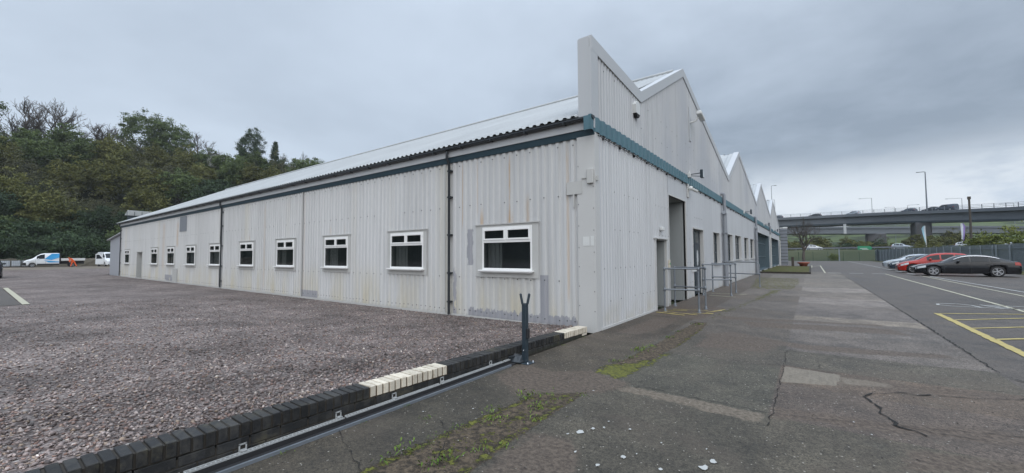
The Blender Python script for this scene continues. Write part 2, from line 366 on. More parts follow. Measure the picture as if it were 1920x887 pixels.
L = {'olive': leafmat('olive_leaves', (.090, .098, .036), (.150, .152, .052)),
     'green': leafmat('green_leaves', (.070, .100, .042), (.118, .155, .058)),
     'dark': leafmat('dark_leaves', (.038, .060, .033), (.062, .094, .047)),
     'bud': leafmat('budding_leaves', (.10, .10, .06), (.15, .155, .085)),
     'lime': leafmat('lime_leaves', (.10, .13, .03), (.20, .22, .06))}
m_bark = plain('bark', (.075, .062, .052), .9, 0, .3, 2); m_barkp = plain('pale_bark', (.13, .125, .095), .9, 0, .3, 2)
# ------------------------------------------------------------------ ground
def sheet(name, mat, x0, x1, y0, y1, fz, nx, ny, kind='structure'):
    xs = [x0+(x1-x0)*i/nx for i in range(nx+1)]; ys = [y0+(y1-y0)*j/ny for j in range(ny+1)]
    mb = MB(); mb.v = [(x, y, fz(x, y)) for y in ys for x in xs]; k = nx+1
    for j in range(ny):
        for i in range(nx): mb.f.append((j*k+i, j*k+i+1, (j+1)*k+i+1, (j+1)*k+i)); mb.mi.append(0); mb.sm.append(True)
    return tag(mb.build(name, mat), kind=kind)
def sstep(a, b, x): x = max(0, min(1, (x-a)/(b-a))); return x*x*(3-2*x)
def bank(x, y):                                                    # verge north of the car park climbing to the dual carriageway
    return -.08+2.65*sstep(105.5, 127, y+max(x-12, 0)*.55)+.12*math.sin(x*.2)*sstep(108, 120, y)
def land(x, y):
    d = math.hypot(x-3.5, y+7.6); az = math.degrees(math.atan2(y+7.6, -(x-3.5)))    # 0 = due west
    z = -.08
    if x < -107: z = max(z, -.08+sstep(106.5, 113, -x)*(sstep(108, 180, d)*(30-abs(az-8)*.02)+sstep(180, 225, d)*11)+.8*math.sin(x*.11)*math.sin(y*.13)*sstep(110, 130, -x))
    return z
tag(sheet('ground', m_grass, -1500, 1500, -1200, 1800, lambda x, y: -.12, 30, 30), kind='structure')
sheet('wooded_hillside', m_floor, -420, -106.6, -190, 240, land, 80, 80)
sheet('verge', m_grass, -60, 110, 104.6, 330, lambda x, y: bank(x, y), 60, 70)
def hillz(x, y):
    s = sstep(330, 600, y+.2*abs(x)); return -.12+s*(25+6*math.sin(x*.006+1)+3*math.sin(x*.021))
sheet('field_hillside', m_hill, -400, 900, 300, 1100, hillz, 60, 50)
sheet('car_park', m_asph, -60, 16.6, 59.6, 104.8, lambda x, y: -.002, 8, 8)
sheet('car_park', m_asph, .02, 16.6, -30, 59.6, lambda x, y: -.002, 8, 30)
sheet('yard', m_yard, -106.8, -49.2, -60, 60, lambda x, y: -.055, 8, 8)
sheet('gravel_yard', m_gravel, -78, -.22, -14, .0, gz_, 160, 56)
sheet('gravel_yard', m_gravel, -78, -49, 0, 30, lambda x, y: gz_(x, 0), 10, 10)
sheet('gravel_yard', m_gravel, -78, -.22, -60, -14, lambda x, y: gz_(x, y), 60, 20)
sheet('asphalt_lane', m_asph, -60, -17.0, -30, -6.55, lambda x, y: gz_(x, y)+.012, 40, 24)
# slabs: each concrete bay of the apron has its own mix and age; sheen painted into the paler far bays
xs = [(0.02, 1.25), (1.25, 3.17), (3.17, 5.42)]
ycuts = {0: [-30, -5.45, -3.3, -.6, 3.0, 8, 14, 20, 28, 36], 1: [-30, -3.14, -1.02, .9, 3.4, 5.6, 8.2, 10.4, 13.2, 16, 19.5, 24, 30, 36], 2: [-30, -3.0, -1.78, -.80, .32, 2.2, 4.1, 4.95, 8.2, 10.3, 13.2, 16, 19.5, 24, 30, 36]}
tones = {0: [(.040,.038,.032), (.040,.039,.033), (.044,.041,.035), (.052,.047,.041), (.066,.060,.055), (.07,.065,.06), (.085,.08,.078), (.08,.078,.075), (.09,.09,.09)],
         1: [(.050,.050,.044), (.052,.054,.048), (.056,.055,.050), (.072,.069,.066), (.078,.075,.073), (.09,.088,.088), (.085,.08,.075), (.105,.102,.10), (.10,.095,.09), (.12,.118,.115), (.105,.10,.098), (.10,.10,.098), (.09,.09,.09)],
         2: [(.056,.055,.048), (.066,.059,.056), (.070,.060,.053), (.060,.060,.054), (.088,.086,.087), (.098,.097,.099), (.155,.15,.14), (.105,.103,.106), (.14,.138,.142), (.11,.107,.106), (.15,.148,.15), (.12,.118,.115), (.13,.128,.125), (.11,.11,.108), (.1,.1,.098)]}
def soft_poly(px, py, pts, w):                                      # 1 inside, 0 outside, ramp of half-width w
    n = len(pts); best = np.full(px.shape, 1e9); inside = np.zeros(px.shape, bool)
    for i in range(n):
        (ax, ay), (bx, by) = pts[i], pts[(i+1) % n]; dx, dy = bx-ax, by-ay
        t_ = np.clip(((px-ax)*dx+(py-ay)*dy)/(dx*dx+dy*dy), 0, 1); best = np.minimum(best, np.hypot(px-ax-t_*dx, py-ay-t_*dy))
        cr = ((ay > py) != (by > py)) & (px < dx*(py-ay)/(dy if dy else 1e-9)+ax); inside ^= cr
    return np.clip(.5+np.where(inside, best, -best)/(2*w), 0, 1)
gx_ = np.unique(np.r_[np.arange(.02, 5.42, .04), 1.25, 3.17, 5.42]); gy_ = np.unique(np.r_[-30, -20, np.arange(-9, 10, .04), np.arange(10, 36.01, .2)])
GX, GY = np.meshgrid(gx_, gy_); fx, fy = GX.ravel(), GY.ravel()
tone = np.zeros((len(fx), 3))
for k, (xa, xb) in enumerate(xs):
    yc = ycuts[k]
    for j in range(len(yc)-1):
        q = (fx >= xa-.001) & (fx <= xb+.001) & (fy+.03*np.sin(fx*1.9) >= yc[j]) & (fy+.03*np.sin(fx*1.9) <= yc[j+1]+.3); tone[q] = tones[k][j]
def mk(polys, w): 
    m = np.zeros(len(fx))
    for p in polys: m = np.maximum(m, soft_poly(fx, fy, p, w))
    return m
soil = mk([[(.74,-9),(1.62,-9),(1.54,-5.6),(1.47,-4.6),(1.45,-3.42),(1.02,-3.82),(.92,-5.0),(.86,-6.2)], [(1.24,-2.2),(1.60,-2.4),(1.64,-.9),(1.70,-.2),(1.66,1.6),(1.60,2.4),(1.38,2.4),(1.34,1.0),(1.33,-.7)]], .09)
gm = mk([[(1.17,-2.62),(1.57,-2.74),(1.64,-2.1),(1.66,-1.5),(1.53,-1.7),(1.38,-2.0),(1.20,-2.2)], [(1.57,-1.9),(1.66,-1.9),(1.74,-1.0),(1.66,-.95)]], .11)
gm = np.maximum(gm, .47*mk([[(.9,-5.6),(1.55,-5.6),(1.5,-3.5),(1.05,-3.8)]], .3)); gm = np.maximum(gm, .55*mk([[(1.22,-3.95),(1.45,-3.75),(1.42,-3.45),(1.1,-3.75)]], .08))
gm = np.maximum(gm, .58*mk([[(1.4,2.9),(1.62,2.9),(1.8,5),(2.2,9),(2.6,13.2),(2.05,13.2),(1.8,8),(1.5,5)]], .2)); gm = np.maximum(gm, .5*mk([[(1.6,2.0),(1.68,2.0),(1.8,4.2),(1.72,4.2)], [(1.2,13.6),(2.9,13.8),(3.05,19),(2.9,24),(.5,24),(.8,19)], [(1.2,-1.9),(1.35,-1.9),(1.40,-.8),(1.26,-.8)]], .12))
gm = np.maximum(gm, .62*mk([[(1.44,-9),(1.62,-9),(1.55,-5.6),(1.48,-4.6),(1.47,-3.42),(1.38,-3.5),(1.36,-4.6),(1.42,-5.6)], [(.74,-9),(.84,-6.2),(.9,-5.0),(1.0,-3.85),(1.10,-3.85),(1.02,-5),(.96,-6.2),(.88,-9)], [(1.62,-.9),(1.72,-.2),(1.68,1.6),(1.60,1.6),(1.62,-.2)]], .05))
brown = mk([[(.85,-3.95),(1.5,-3.5),(1.66,-3.2),(1.74,-2.85),(1.55,-2.75),(1.15,-2.62),(.75,-2.9),(.2,-2.9),(.2,-3.5)], [(3.78,-1.50),(4.5,-1.25),(5.42,-.92),(5.42,-.78),(4.4,-1.0),(3.80,-.97)], [(3.2,-3.05),(3.9,-2.9),(5.4,-2.4),(5.4,-1.95),(4.2,-2.5),(3.2,-2.7)],
    [(.35,.1),(.8,.2),(1.0,1.3),(.9,2.7),(.4,2.6),(.35,1.2)], [(1.9,-.3),(2.9,-.1),(3.1,1.0),(2.2,1.6),(1.9,.8)], [(3.1,.6),(3.5,.45),(5.2,1.0),(5.2,1.3),(3.4,.95),(2.0,1.3),(1.8,.85)], [(1.8,3.2),(4.7,4.0),(4.75,4.25),(2.4,3.8),(1.6,3.7)], [(1.6,-5.6),(2.2,-5.2),(1.9,-4.5),(1.5,-4.6)], [(2.5,2.4),(5,3.0),(4.8,3.7),(2.2,3.1)], [(.2,3.0),(1.4,2.8),(1.5,5.5),(.3,5.5)], [(4.0,-3.6),(5.3,-3.1),(5.3,-2.7),(4.1,-3.2)]], .16)
tan = mk([[(1.66,-3.16),(1.74,-2.93),(2.1,-2.92),(2.6,-2.94),(3.15,-2.97),(3.16,-3.28),(2.7,-3.28),(2.3,-3.2),(1.9,-3.2)]], .07)*.82
lite = mk([[(3.19,-.87),(3.19,-1.71),(3.72,-1.52),(3.78,-.95)]], .02); lite = np.maximum(lite, .5*mk([[(3.7,-1.52),(4.3,-1.3),(4.3,-1.0),(3.7,-.95)]], .12))
nx_, ny_ = len(gx_), len(gy_); I = (np.arange(ny_-1)[:, None]*nx_+np.arange(nx_-1)[None]).ravel()
ap = mesh_np('concrete_apron', np.stack([fx, fy, np.full(len(fx), .004)], 1), np.stack([I, I+1, I+nx_+1, I+nx_], 1), m_apron, cols=tone); tag(ap, kind='structure')
for nm_, cc_ in (('mask_a', (soil, gm, brown)), ('mask_b', (tan, lite, lite*0))):
    a_ = ap.data.color_attributes.new(nm_, 'FLOAT_COLOR', 'POINT'); c4 = np.ones((len(fx), 4), np.float32); c4[:, :3] = np.stack(cc_, 1); a_.data.foreach_set('color', c4.ravel())
def poly_sheet(name, pts, z, mat, kind='structure', rag=0., seed=1, **kw):
    """flat patch with a slightly ragged edge"""
    r = random.Random(seed); out = []
    n = len(pts)
    for i in range(n):
        a = Vector(pts[i]); b = Vector(pts[(i+1) % n]); m = max(1, int((b-a).length/.14)) if rag else 1
        nn = Vector((b-a).yx); nn.x *= -1; nn.normalize() if nn.length else None
        for k in range(m):
            p = a.lerp(b, k/m); out.append(p+nn*r.uniform(-rag, rag))
    bm = bmesh.new(); vs = [bm.verts.new((p.x, p.y, z)) for p in out]; fc = bm.faces.new(vs); bm.normal_update()
    if fc.normal.z < 0: fc.normal_flip()
    bmesh.ops.triangulate(bm, faces=bm.faces[:]); me = bpy.data.meshes.new(name); bm.to_mesh(me); bm.free(); me.materials.append(mat)
    o = bpy.data.objects.new(name, me); COL.objects.link(o); return tag(o, kind=kind, **kw)
m_crack = plain('crack', (.012, .011, .010), .9, 0, .3, 8)
def crack(pts, wd, seed, z=.0115):
    wd *= .85
    r = random.Random(seed); P = []
    for a, b in zip(pts, pts[1:]):
        a = Vector(a); b = Vector(b); m = max(2, int((b-a).length/.07))
        for k in range(m): P.append(a.lerp(b, k/m)+Vector((r.uniform(-.018, .018), r.uniform(-.018, .018))))
    mb = MB(); ww = [wd*r.choice((.12,.3,.45,.6,.8)) for _ in P]
    for i in range(len(P)-1):
        d = (P[i+1]-P[i]).normalized(); nn = Vector((-d.y, d.x))
        a, b = P[i], P[i+1]; q = [a-nn*ww[i], b-nn*ww[i+1], b+nn*ww[i+1], a+nn*ww[i]]
        mb.face([(p.x, p.y, z) for p in q])
    o = mb.build('pavement_crack', m_crack); tag(o, kind='structure')
crack([(3.95,-1.82),(3.99,-2.0),(4.03,-2.06),(4.03,-2.35),(4.09,-2.45),(4.1,-2.63),(4.22,-2.68),(4.35,-2.82)], .024, 1); crack([(3.95,-1.82),(4.02,-1.62),(4.12,-1.58),(4.3,-1.40),(4.42,-1.42),(4.6,-1.3)], .022, 2); crack([(4.6,-1.3),(4.9,-1.22),(5.36,-.9)], .010, 47)
crack([(3.18,-3.3),(3.18,-.85),(3.17,.3)], .007, 3); crack([(1.65,-3.14),(1.9,-2.88),(3.15,-2.95),(3.9,-2.72),(5.2,-2.2)], .006, 4)
crack([(2.12,-1.01),(3.17,-.86),(3.69,-.9),(5.36,-.72)], .006, 5); crack([(1.25,-5.5),(.95,-5.1),(.6,-4.9)], .007, 6); crack([(3.0,.24),(4.3,.05),(5.42,.35)], .006, 7)
crack([(3.6,-.75),(3.55,-.4),(3.75,.05)], .006, 8); crack([(2.0,.9),(3.2,.95),(5.4,1.2)], .006, 9); crack([(0.9,-5.9),(.3,-5.7),(.05,-5.6)], .006, 10)
crack([(5.43,.3),(5.45,4),(5.44,9),(5.42,14),(5.38,22),(5.35,30),(5.1,34)], .022, 11); crack([(5.45,.2),(5.7,-.6)], .02, 12)
for i, yy in enumerate((3.4, 5.6, 8.2, 10.4, 13.2, 16, 19.5, 24, 30)): crack([(2.0, yy), (3.2, yy+.03), (5.38, yy-.02)], .010, 20+i)
crack([(1.0,-3.3),(1.1,-2.7)], .006, 40); crack([(3.2,-2.2),(3.6,-2.05),(4.0,-1.95)], .004, 41); crack([(4.1,-2.63),(4.7,-2.6),(5.3,-2.3)], .006, 42)
# road paint
def stripe(name, a, b, wd, mat, z=.010, rag=.006, seed=0):
    a = Vector(a); b = Vector(b); d = (b-a).normalized(); n = Vector((-d.y, d.x))*wd/2
    return poly_sheet(name, [a-n, b-n, b+n, a+n], z, mat, rag=rag if (b-a).length < 30 else 0, seed=seed)
Z1 = .006
stripe('road_marking', (9.6,14.0), (9.6,31.2), .09, m_paintc, Z1); stripe('road_marking', (9.62,31.8), (9.62,101), .10, m_paintw, Z1)
stripe('road_marking', (8.0,4.0), (8.02,33.9), .10, m_paintc, Z1)
stripe('road_marking', (10.3,14.5), (9.9,31), .09, m_paintw, Z1)
for yy in (35.6, 41.0, 46.5, 52.0): stripe('road_marking', (9.6, yy), (14.6, yy), .09, m_paintw, Z1)
for xa in (5.0, 6.35, 7.7): stripe('road_marking', (xa-.42,34.2), (xa+.42,34.25), .35, m_paintw, Z1)
stripe('road_marking', (4.4,34), (4.45,60), .10, m_paintc, Z1); stripe('road_marking', (3.7,55), (4.4,60), .10, m_paintc, Z1); stripe('road_marking', (3.55,50), (3.55,60), .10, m_paintc, Z1)
stripe('road_marking', (6.1,-4), (6.1,7.35), .13, m_painty, Z1, .012); stripe('road_marking', (6.1,7.3), (9.2,9.1), .08, m_painty, Z1, .01)
stripe('road_marking', (6.15,6.05), (8.9,8.6), .07, m_painty, Z1, .01, 2); stripe('road_marking', (6.15,4.75), (8.9,7.2), .07, m_painty, Z1, .01, 3); stripe('road_marking', (6.15,3.4), (8.9,5.8), .08, m_painty, Z1, .01, 4)
def ground_text():                                                 # worn capital letters, seen end-on, between the hatched box and the lane line
    def st(p, q): stripe('road_marking', p, q, .075, m_paintw, Z1, .012)
    o = lambda x, y: (6.55+x, 9.6+y)
    pts = [[(0.05,.55),(.0,.2),(.25,.0),(1.6,.0)], [(0.05,.55),(.5,.85),(.75,.55),(.85,.02)], [(1.0,.9),(1.25,.02)], [(1.15,.9),(1.5,.02)], [(1.3,.9),(1.85,.85),(2.1,.35),(1.6,.0)]]
    for pl in pts:
        for a, b in zip(pl, pl[1:]): st(o(*a), o(*b))
ground_text()
for i, (cx, cy, s) in enumerate(((1.87,-4.40,.075),(1.93,-4.28,.05),(2.0,-4.2,.03),(1.8,-4.5,.03),(2.34,-4.61,.05),(2.86,-4.42,.07),(2.9,-4.28,.06),(2.82,-4.1,.02),(2.23,-4.83,.04),(1.98,-4.05,.022),(2.2,-4.1,.03),(2.5,-4.2,.02),(2.62,-4.62,.035),(.75,-4.55,.022),(.4,-4.9,.02),(1.5,-3.35,.03),(2.4,-4.5,.018),(3.9,-3.0,.02),(3.8,-2.75,.02),(2.0,-4.75,.03),(2.75,-4.75,.06))):
    s *= .55; r = random.Random(i); P = [(cx+s*r.uniform(.35, 1)*math.cos(a*.7854), cy+s*1.5*r.uniform(.3, 1)*math.sin(a*.7854)) for a in range(8)]
    poly_sheet('road_marking', P, .0125, m_paintw, rag=.003, seed=i)
for i, (a, b) in enumerate((((.25,3.7),(1.15,3.5)), ((.2,4.0),(.75,4.15)), ((.35,4.3),(1.2,4.5)), ((1.25,4.1),(1.55,5.0)), ((.15,3.45),(.9,3.25)), ((1.0,3.75),(1.45,4.0)), ((.4,9.1),(1.3,8.9)), ((.3,10.0),(1.5,10.2)))):
    stripe('road_marking', a, b, .07, m_painty if i < 6 else m_paintc, .0135, .028, i+3)
stripe('kerb_line', (-29.0,-6.45), (-17.0,-6.45), .16, m_paintc, .0, 0)
bpy.data.objects['kerb_line'].location.z = .046
sheet('raised_bed', m_turf, .15, 3.35, 31.2, 50, lambda x, y: .13, 4, 10, 'stuff')
mb = MB(); mb.box(.12, 3.47, 31.08, 31.2, 0, .145); mb.box(3.35, 3.47, 31.2, 50, 0, .145); mb.box(.12, 3.47, 50, 50.12, 0, .145); tag(mb.build('kerb', m_mortar), kind='structure')
# real stones over the gravel where one can see them singly
N = 62000
d = 3.2*np.exp(rng.uniform(0, math.log(20/3.2), N)); az = rng.uniform(math.radians(95), math.radians(192), N)
px = CAM.x+d*np.cos(az); py = CAM.y+d*np.sin(az)
ok = (px < -.27) & (py < -.07) & (py > -11) & ~((px < -17) & (py < -6.5)); px, py, d = px[ok], py[ok], d[ok]; n = len(px)
oc = np.array([(1,0,0),(0,1,0),(-1,0,0),(0,-1,0),(0,0,1),(0,0,-1)], float)
of = np.array([(0,1,4),(1,2,4),(2,3,4),(3,0,4),(1,0,5),(2,1,5),(3,2,5),(0,3,5)])
sz = rng.uniform(.008, .019, n)*rng.uniform(.8, 1.25, n)
vs = oc[None]*np.stack([sz*rng.uniform(.8, 1.5, n), sz*rng.uniform(.6, 1.1, n), sz*rng.uniform(.4, .8, n)], 1)[:, None, :]
vs += rng.normal(0, 1, vs.shape)*sz[:, None, None]*.22
def rot(vs, a, ax1, ax2):
    c, s = np.cos(a)[:, None], np.sin(a)[:, None]; p, q = vs[:, :, ax1].copy(), vs[:, :, ax2].copy(); vs[:, :, ax1] = p*c-q*s; vs[:, :, ax2] = p*s+q*c
rot(vs, rng.uniform(-.6, .6, n), 0, 2); rot(vs, rng.uniform(-.6, .6, n), 1, 2); rot(vs, rng.uniform(0, 6.28, n), 0, 1)
gzv = -.02+.10*np.exp(np.minimum(px, 0)/2.5)+np.maximum(-py, 0)*.030*np.exp(np.minimum(px, 0)/12)
vs += np.stack([px, py, gzv+rng.uniform(.0, .012, n)], 1)[:, None, :]
pal = np.array([(.18,.155,.152),(.245,.21,.205),(.32,.28,.272),(.12,.10,.098),(.235,.165,.145),(.40,.36,.345),(.29,.235,.19),(.075,.066,.066),(.60,.56,.52)])
cc = np.array([1.06, 1.0, .95])*pal[rng.choice(9, n, p=[.2,.2,.14,.16,.1,.07,.06,.06,.01])]*rng.uniform(.75, 1.2, (n, 1))
st = mesh_np('gravel_stones', vs.reshape(-1, 3), (of[None]+(np.arange(n)*6)[:, None, None]).reshape(-1, 3), m_stones, cols=np.repeat(cc, 6, 0)); tag(st, kind='stuff')
# ------------------------------------------------------------------ the warehouse
wh = thing('warehouse', 'long white corrugated metal warehouse with sawtooth gable front and teal trim band', 'warehouse')
def corr(mb, u0, u1, zlo, zhi, holes, pitch, depth, place, base=0.):
    prof = [(0, 0), (.14, 1), (.50, 1), (.64, 0)]
    pts = {}
    k0 = math.floor(u0/pitch)
    for k in range(k0, math.ceil(u1/pitch)+1):
        for a, h in prof:
            u = (k+a)*pitch
            if u0 <= u <= u1: pts[round(u, 5)] = h
    def hgt(u):
        fr = (u/pitch) % 1.0
        for (a, h), (b, g) in zip(prof, prof[1:]+[(1., 0)]):
            if fr <= b: return h+(g-h)*(fr-a)/(b-a)
        return 0
    for u in [u0, u1]+[x for h in holes for x in h[:2]]+[b[0] for fn in (zlo, zhi) if isinstance(fn, list) for b in fn]:
        if u0 <= u <= u1: pts[round(u, 5)] = hgt(u)
    us = sorted(pts)
    lo = (lambda u: interp(u, zlo)) if isinstance(zlo, list) else (lambda u: zlo)
    hi = (lambda u: interp(u, zhi)) if isinstance(zhi, list) else (lambda u: zhi)
    for a, b in zip(us, us[1:]):
        m = (a+b)/2; spans = [(None, None)]; hs = sorted([h for h in holes if h[0] < m < h[1]], key=lambda h: h[2])
        da, db = base+pts[a]*depth, base+pts[b]*depth
        edges = [(lo(a), lo(b))]
        for h in hs: edges += [(h[2], h[2]), (h[3], h[3])]
        edges.append((hi(a), hi(b)))
        for i in range(0, len(edges), 2):
            (p, q), (r, s_) = edges[i], edges[i+1]
            if r-p > .001 or s_-q > .001: mb.face([place(a, da, p), place(b, db, q), place(b, db, s_), place(a, da, r)])
LW = 43.2
PL = lambda u, d, z: (u, -d, z)
PF = lambda u, d, z: (d, u, z)
wins = []                                                          # x left, x right, z bottom, z top
for i, xc in enumerate((-2.27,-5.93,-9.70,-13.45,-17.24,-21.2,-25.0,-28.8,-32.56,-40.4)):
    zb = 1.20-min(i, 9)*.013; zt = 2.24-min(i, 9)*.010; hw = .745 if i < 8 else .76
    wins.append((xc-hw, xc+hw, zb, zt))
door_hole = (-37.25, -35.75, -.2, 1.92)
mb = MB(); corr(mb, -LW, -.36, -.12, 4.06, wins+[door_hole], .185, .030, PL, .0)
mb.box(-LW, 0, .12, .2, -.1, 4.0) if 0 else None
mb.build('side_wall', m_left, wh)
# joints between sheets, fixings and base flashing
mb = MB()
mb.box(-12.16, -12.07, -.046, -.031, -.1, 4.06); mb.build('sheet_joint', m_surround, wh)
for x in (-20.6, -4.35): mb = MB(); mb.box(x-.03, x+.03, -.036, -.03, -.1, 4.06); mb.build('sheet_joint', m_surround, wh)
mb = MB(); r = random.Random(3)
for z in (.16, 1.0, 2.82, 3.9):
    k = 0
    while True:
        x = -.47-k*.185*(1 if z < .5 else 2); k += 1
        if x < -LW: break
        if any(a-.2 < x < b+.2 and z0-.2 < z < z1+.2 for a, b, z0, z1 in wins+[door_hole]) or r.random() < .12: continue
        zz_ = z+r.uniform(-.012, .012); mb.box(x-.011, x+.011, -.040, -.028, zz_-.011, zz_+.011)
tag(mb.build('wall_fixings', m_bolt, wh), kind='stuff')
mb = MB(); mb.box(-LW, -.36, -.05, -.031, -.1, .045); mb.build('base_flashing', m_surround, wh)
# window: surround plates, frame with two top lights, big pane, sill
def window(a, b, z0, z1, first):
    fr = MB(); s = .048; sf = MB()
    L_ = .20 if first else .13; Rr = .17 if first else .14
    sf.box(a-L_, a, -.044, -.034, z0-.17, z1+.06); sf.box(b, b+Rr, -.045, -.034, z0-.17, z1+.06)
    sf.box(a, b, -.046, -.034, z0-.17, z0-.03); sf.box(a-L_-.02, b+Rr+.03, -.070, -.036, z1+.055, z1+.078); sf.box(a, b, -.044, -.034, z1, z1+.055)
    for xx in (a, b-.012): sf.box(xx, xx+.012, -.034, .10, z0, z1)
    sf.box(a, b, -.034, .10, z1-.008, z1); o = sf.build('window_surround', m_surround, wh)
    f0, f1 = -.052, .012
    a += .004; b -= .004; zt = z1-.35
    fr.box(a, a+s, f0, f1, z0, z1, bev=.006); fr.box(b-s, b, f0, f1, z0, z1, bev=.006); fr.box(a+s, b-s, f0, f1, z1-s, z1, bev=.006)
    fr.box(a+s, b-s, f0, f1, z0, z0+s, bev=.006); fr.box(a+s, b-s, f0-.001, f1, zt-.03, zt+.03, bev=.006); xm = (a+b)/2; fr.box(xm-.02, xm+.02, f0-.001, f1, zt+.03, z1-s, bev=.005)
    w_ = fr.build('window', m_upvc, wh)
    for p, q in ((a+s, xm-.02), (xm+.02, b-s)):
        k = MB(); t_ = .042; za, zb_ = zt+.03, z1-s
        k.box(p, p+t_, f0-.018, f0+.02, za, zb_, bev=.005); k.box(q-t_, q, f0-.018, f0+.02, za, zb_, bev=.005); k.box(p+t_, q-t_, f0-.018, f0+.02, za, za+t_, bev=.005); k.box(p+t_, q-t_, f0-.018, f0+.02, zb_-t_, zb_, bev=.005)
        k.build('opening_light', m_upvc, w_)
        g = MB(); g.box(p+t_, q-t_, f0+.0, f0+.012, za+t_, zb_-t_); g.build('pane', m_glass, w_)
    g = MB(); g.box(a+s, b-s, f0+.012, f0+.026, z0+s, zt-.03); g.build('pane', m_glass, w_)
    g = MB(); g.box(a-.05, b+.05, -.16, -.045, z0-.035, z0+.003, bev=.008); g.box(a-.02, b+.02, -.13, -.045, z0-.055, z0-.035); g.build('sill', m_upvc, w_)
for i, wn in enumerate(wins): window(*wn, i == 0)
for i, (a, b, z0, z1) in enumerate(wins):
    bl = MB()                           # room behind each window: dark back, a pale return at the left
    bl.box(a-.1, b+.1, .9, .92, z0-.2, z1+.1); bl.box(a-.1, a-.09, .1, .9, z0-.2, z1+.1); bl.box(a-.1, b+.1, .1, .9, z1+.1, z1+.12); bl.box(a-.1, b+.1, .1, .9, z0-.22, z0-.2); bl.box(b+.09, b+.1, .1, .9, z0-.2, z1+.1); bl.build('room_lining', m_dark, wh)
for i, (a, b, z0, z1) in enumerate(wins):
    k = MB(); wdt = (.42, .50, .46, .30, .0, 1.25, 1.3, .2, .0, .5)[i]
    if wdt:
        n_ = 6
        for j in range(n_): k.box(a+.03+wdt*j/n_, a+.03+wdt*(j+.9)/n_, .16+.02*(j % 2), .18+.02*(j % 2), z0, z1-.3)
        k.build('blind', m_blind, wh)
# side door far along
d_ = thing('side_door', None, None); d_.parent = wh
mb = MB(); a, b, _, zt = door_hole; mb.box(a-.06, a, -.05, .3, -.05, zt+.06); mb.box(b, b+.08, -.05, .3, -.05, zt+.06); mb.box(a, b, -.05, .3, zt, zt+.06); mb.build('door_frame', m_surround, d_)
mb = MB(); mb.box(a, b, .28, .3, -.05, zt); mb.build('door_leaf', m_tealdark, d_)
mb = MB(); mb.box(a+.1, a+.45, .26, .279, 1.2, 1.6); mb.build('notice', m_white, d_)
mb = MB(); mb.box(-27.15, -25.85, -.046, -.034, 3.08, 3.98); mb.build('blanking_plate', m_pipe, wh)
mb = MB(); mb.box(-28.3, -27.4, -.046, -.034, -.1, .85); mb.build('patch_plate', m_surround, wh)
# eaves: dark teal strip, pale fascia, gutter
mb = MB(); mb.prism([(-LW,-.050,4.02),(-LW,-.10,4.15),(-LW,-.0,4.15),(-LW,-.0,4.02)], (LW+.03,0,0)); mb.build('eaves_strip', m_tealdark, wh)
mb = MB(); mb.box(-LW, .06, -.125, -.062, 4.152, 4.36); mb.build('fascia', m_trim, wh)
mb = MB(); gp = [(-.245,4.385),(-.25,4.35),(-.235,4.325),(-.20,4.312),(-.15,4.315),(-.127,4.33),(-.127,4.385)]
mb.prism([(-LW,)+p for p in gp], (LW+.08,0,0)); mb.build('gutter', m_gutter, wh)
mb = MB()
for k in range(44): mb.box(-.6-k, -.57-k, -.256, -.13, 4.30, 4.392)
tag(mb.build('gutter_brackets', m_gutter, wh), kind='stuff')
# roofs
PK = [(0, 0), (7.5, 8.28), (17.1, 5.86), (21.5, 8.10), (31.2, 5.88), (35.6, 8.08), (45.3, 5.88), (49.6, 8.08), (60.2, 5.5)]
def corr_roof(y0, z0, y1, z1, pitch, dep, x0, x1):
    mb = MB(); nrm = Vector((0, -(z1-z0), (y1-y0))).normalized(); k = math.ceil((x1-x0)/pitch); pts = []
    for i in range(k):
        for a, h in ((0, 0), (.18, 1), (.5, 1), (.68, 0)): pts.append((x0+(i+a)*pitch, h*dep))
    for (xa, ha), (xb, hb) in zip(pts, pts[1:]):
        mb.face([(xa, y0+nrm.y*ha, z0+nrm.z*ha), (xb, y0+nrm.y*hb, z0+nrm.z*hb), (xb, y1+nrm.y*hb, z1+nrm.z*hb), (xa, y1+nrm.y*ha, z1+nrm.z*ha)])
    mb.face([(x0, y0, z0-.012), (x1, y0, z0-.012), (x1, y1, z1-.012), (x0, y1, z1-.012)])
    return mb
corr_roof(-.26, 4.40, 7.5, 8.20, .19, .034, -LW-.15, -.26).build('roof', m_roof, wh)
for (ya, za), (yb, zb_) in zip(PK[1:], PK[2:]): corr_roof(ya, za-.10, yb, zb_-.10, .33 if zb_ < za else .6, .045, -LW, -.06).build('roof', m_roof, wh)
mb = MB(); mb.tube([(-LW-.1,7.5,8.23),(-.3,7.5,8.23)], .09, 6); mb.build('ridge_capping', m_roof, wh)
# front wall below and above the teal band
TOPP = [(-.13,6.10),(2.9,5.90),(7.5,8.26),(17.1,5.86),(21.5,8.10),(31.2,5.88),(35.6,8.08),(45.3,5.88),(49.6,8.08),(60.2,5.5)]
TOP = [(a, z-.26) for a, z in TOPP]
recess = (5.25, 7.36, -.2, 3.41); sdoor = (3.86, 4.86, -.2, 1.97)
pdoor = (8.42, 10.15, .0, 2.52)
fw = [(12.3,13.85,1.14,2.55),(15.9,17.8,1.18,2.62),(18.8,21.2,1.25,2.66),(22.7,24.8,1.25,2.66),(26.0,28.3,1.27,2.66)]
shut = [(30.9,42.4,.16,3.40),(43.6,57.6,.16,3.40)]
mb = MB(); corr(mb, .15, 5.25, -.03, 4.12, [sdoor], .150, .028, PF); mb.build('front_wall', m_front, wh)
mb = MB()
corr(mb, 5.25, 60, -.05, 4.12, [recess, pdoor]+fw+shut, 6.0, .003, PF, .012); mb.build('front_wall', m_front, wh)
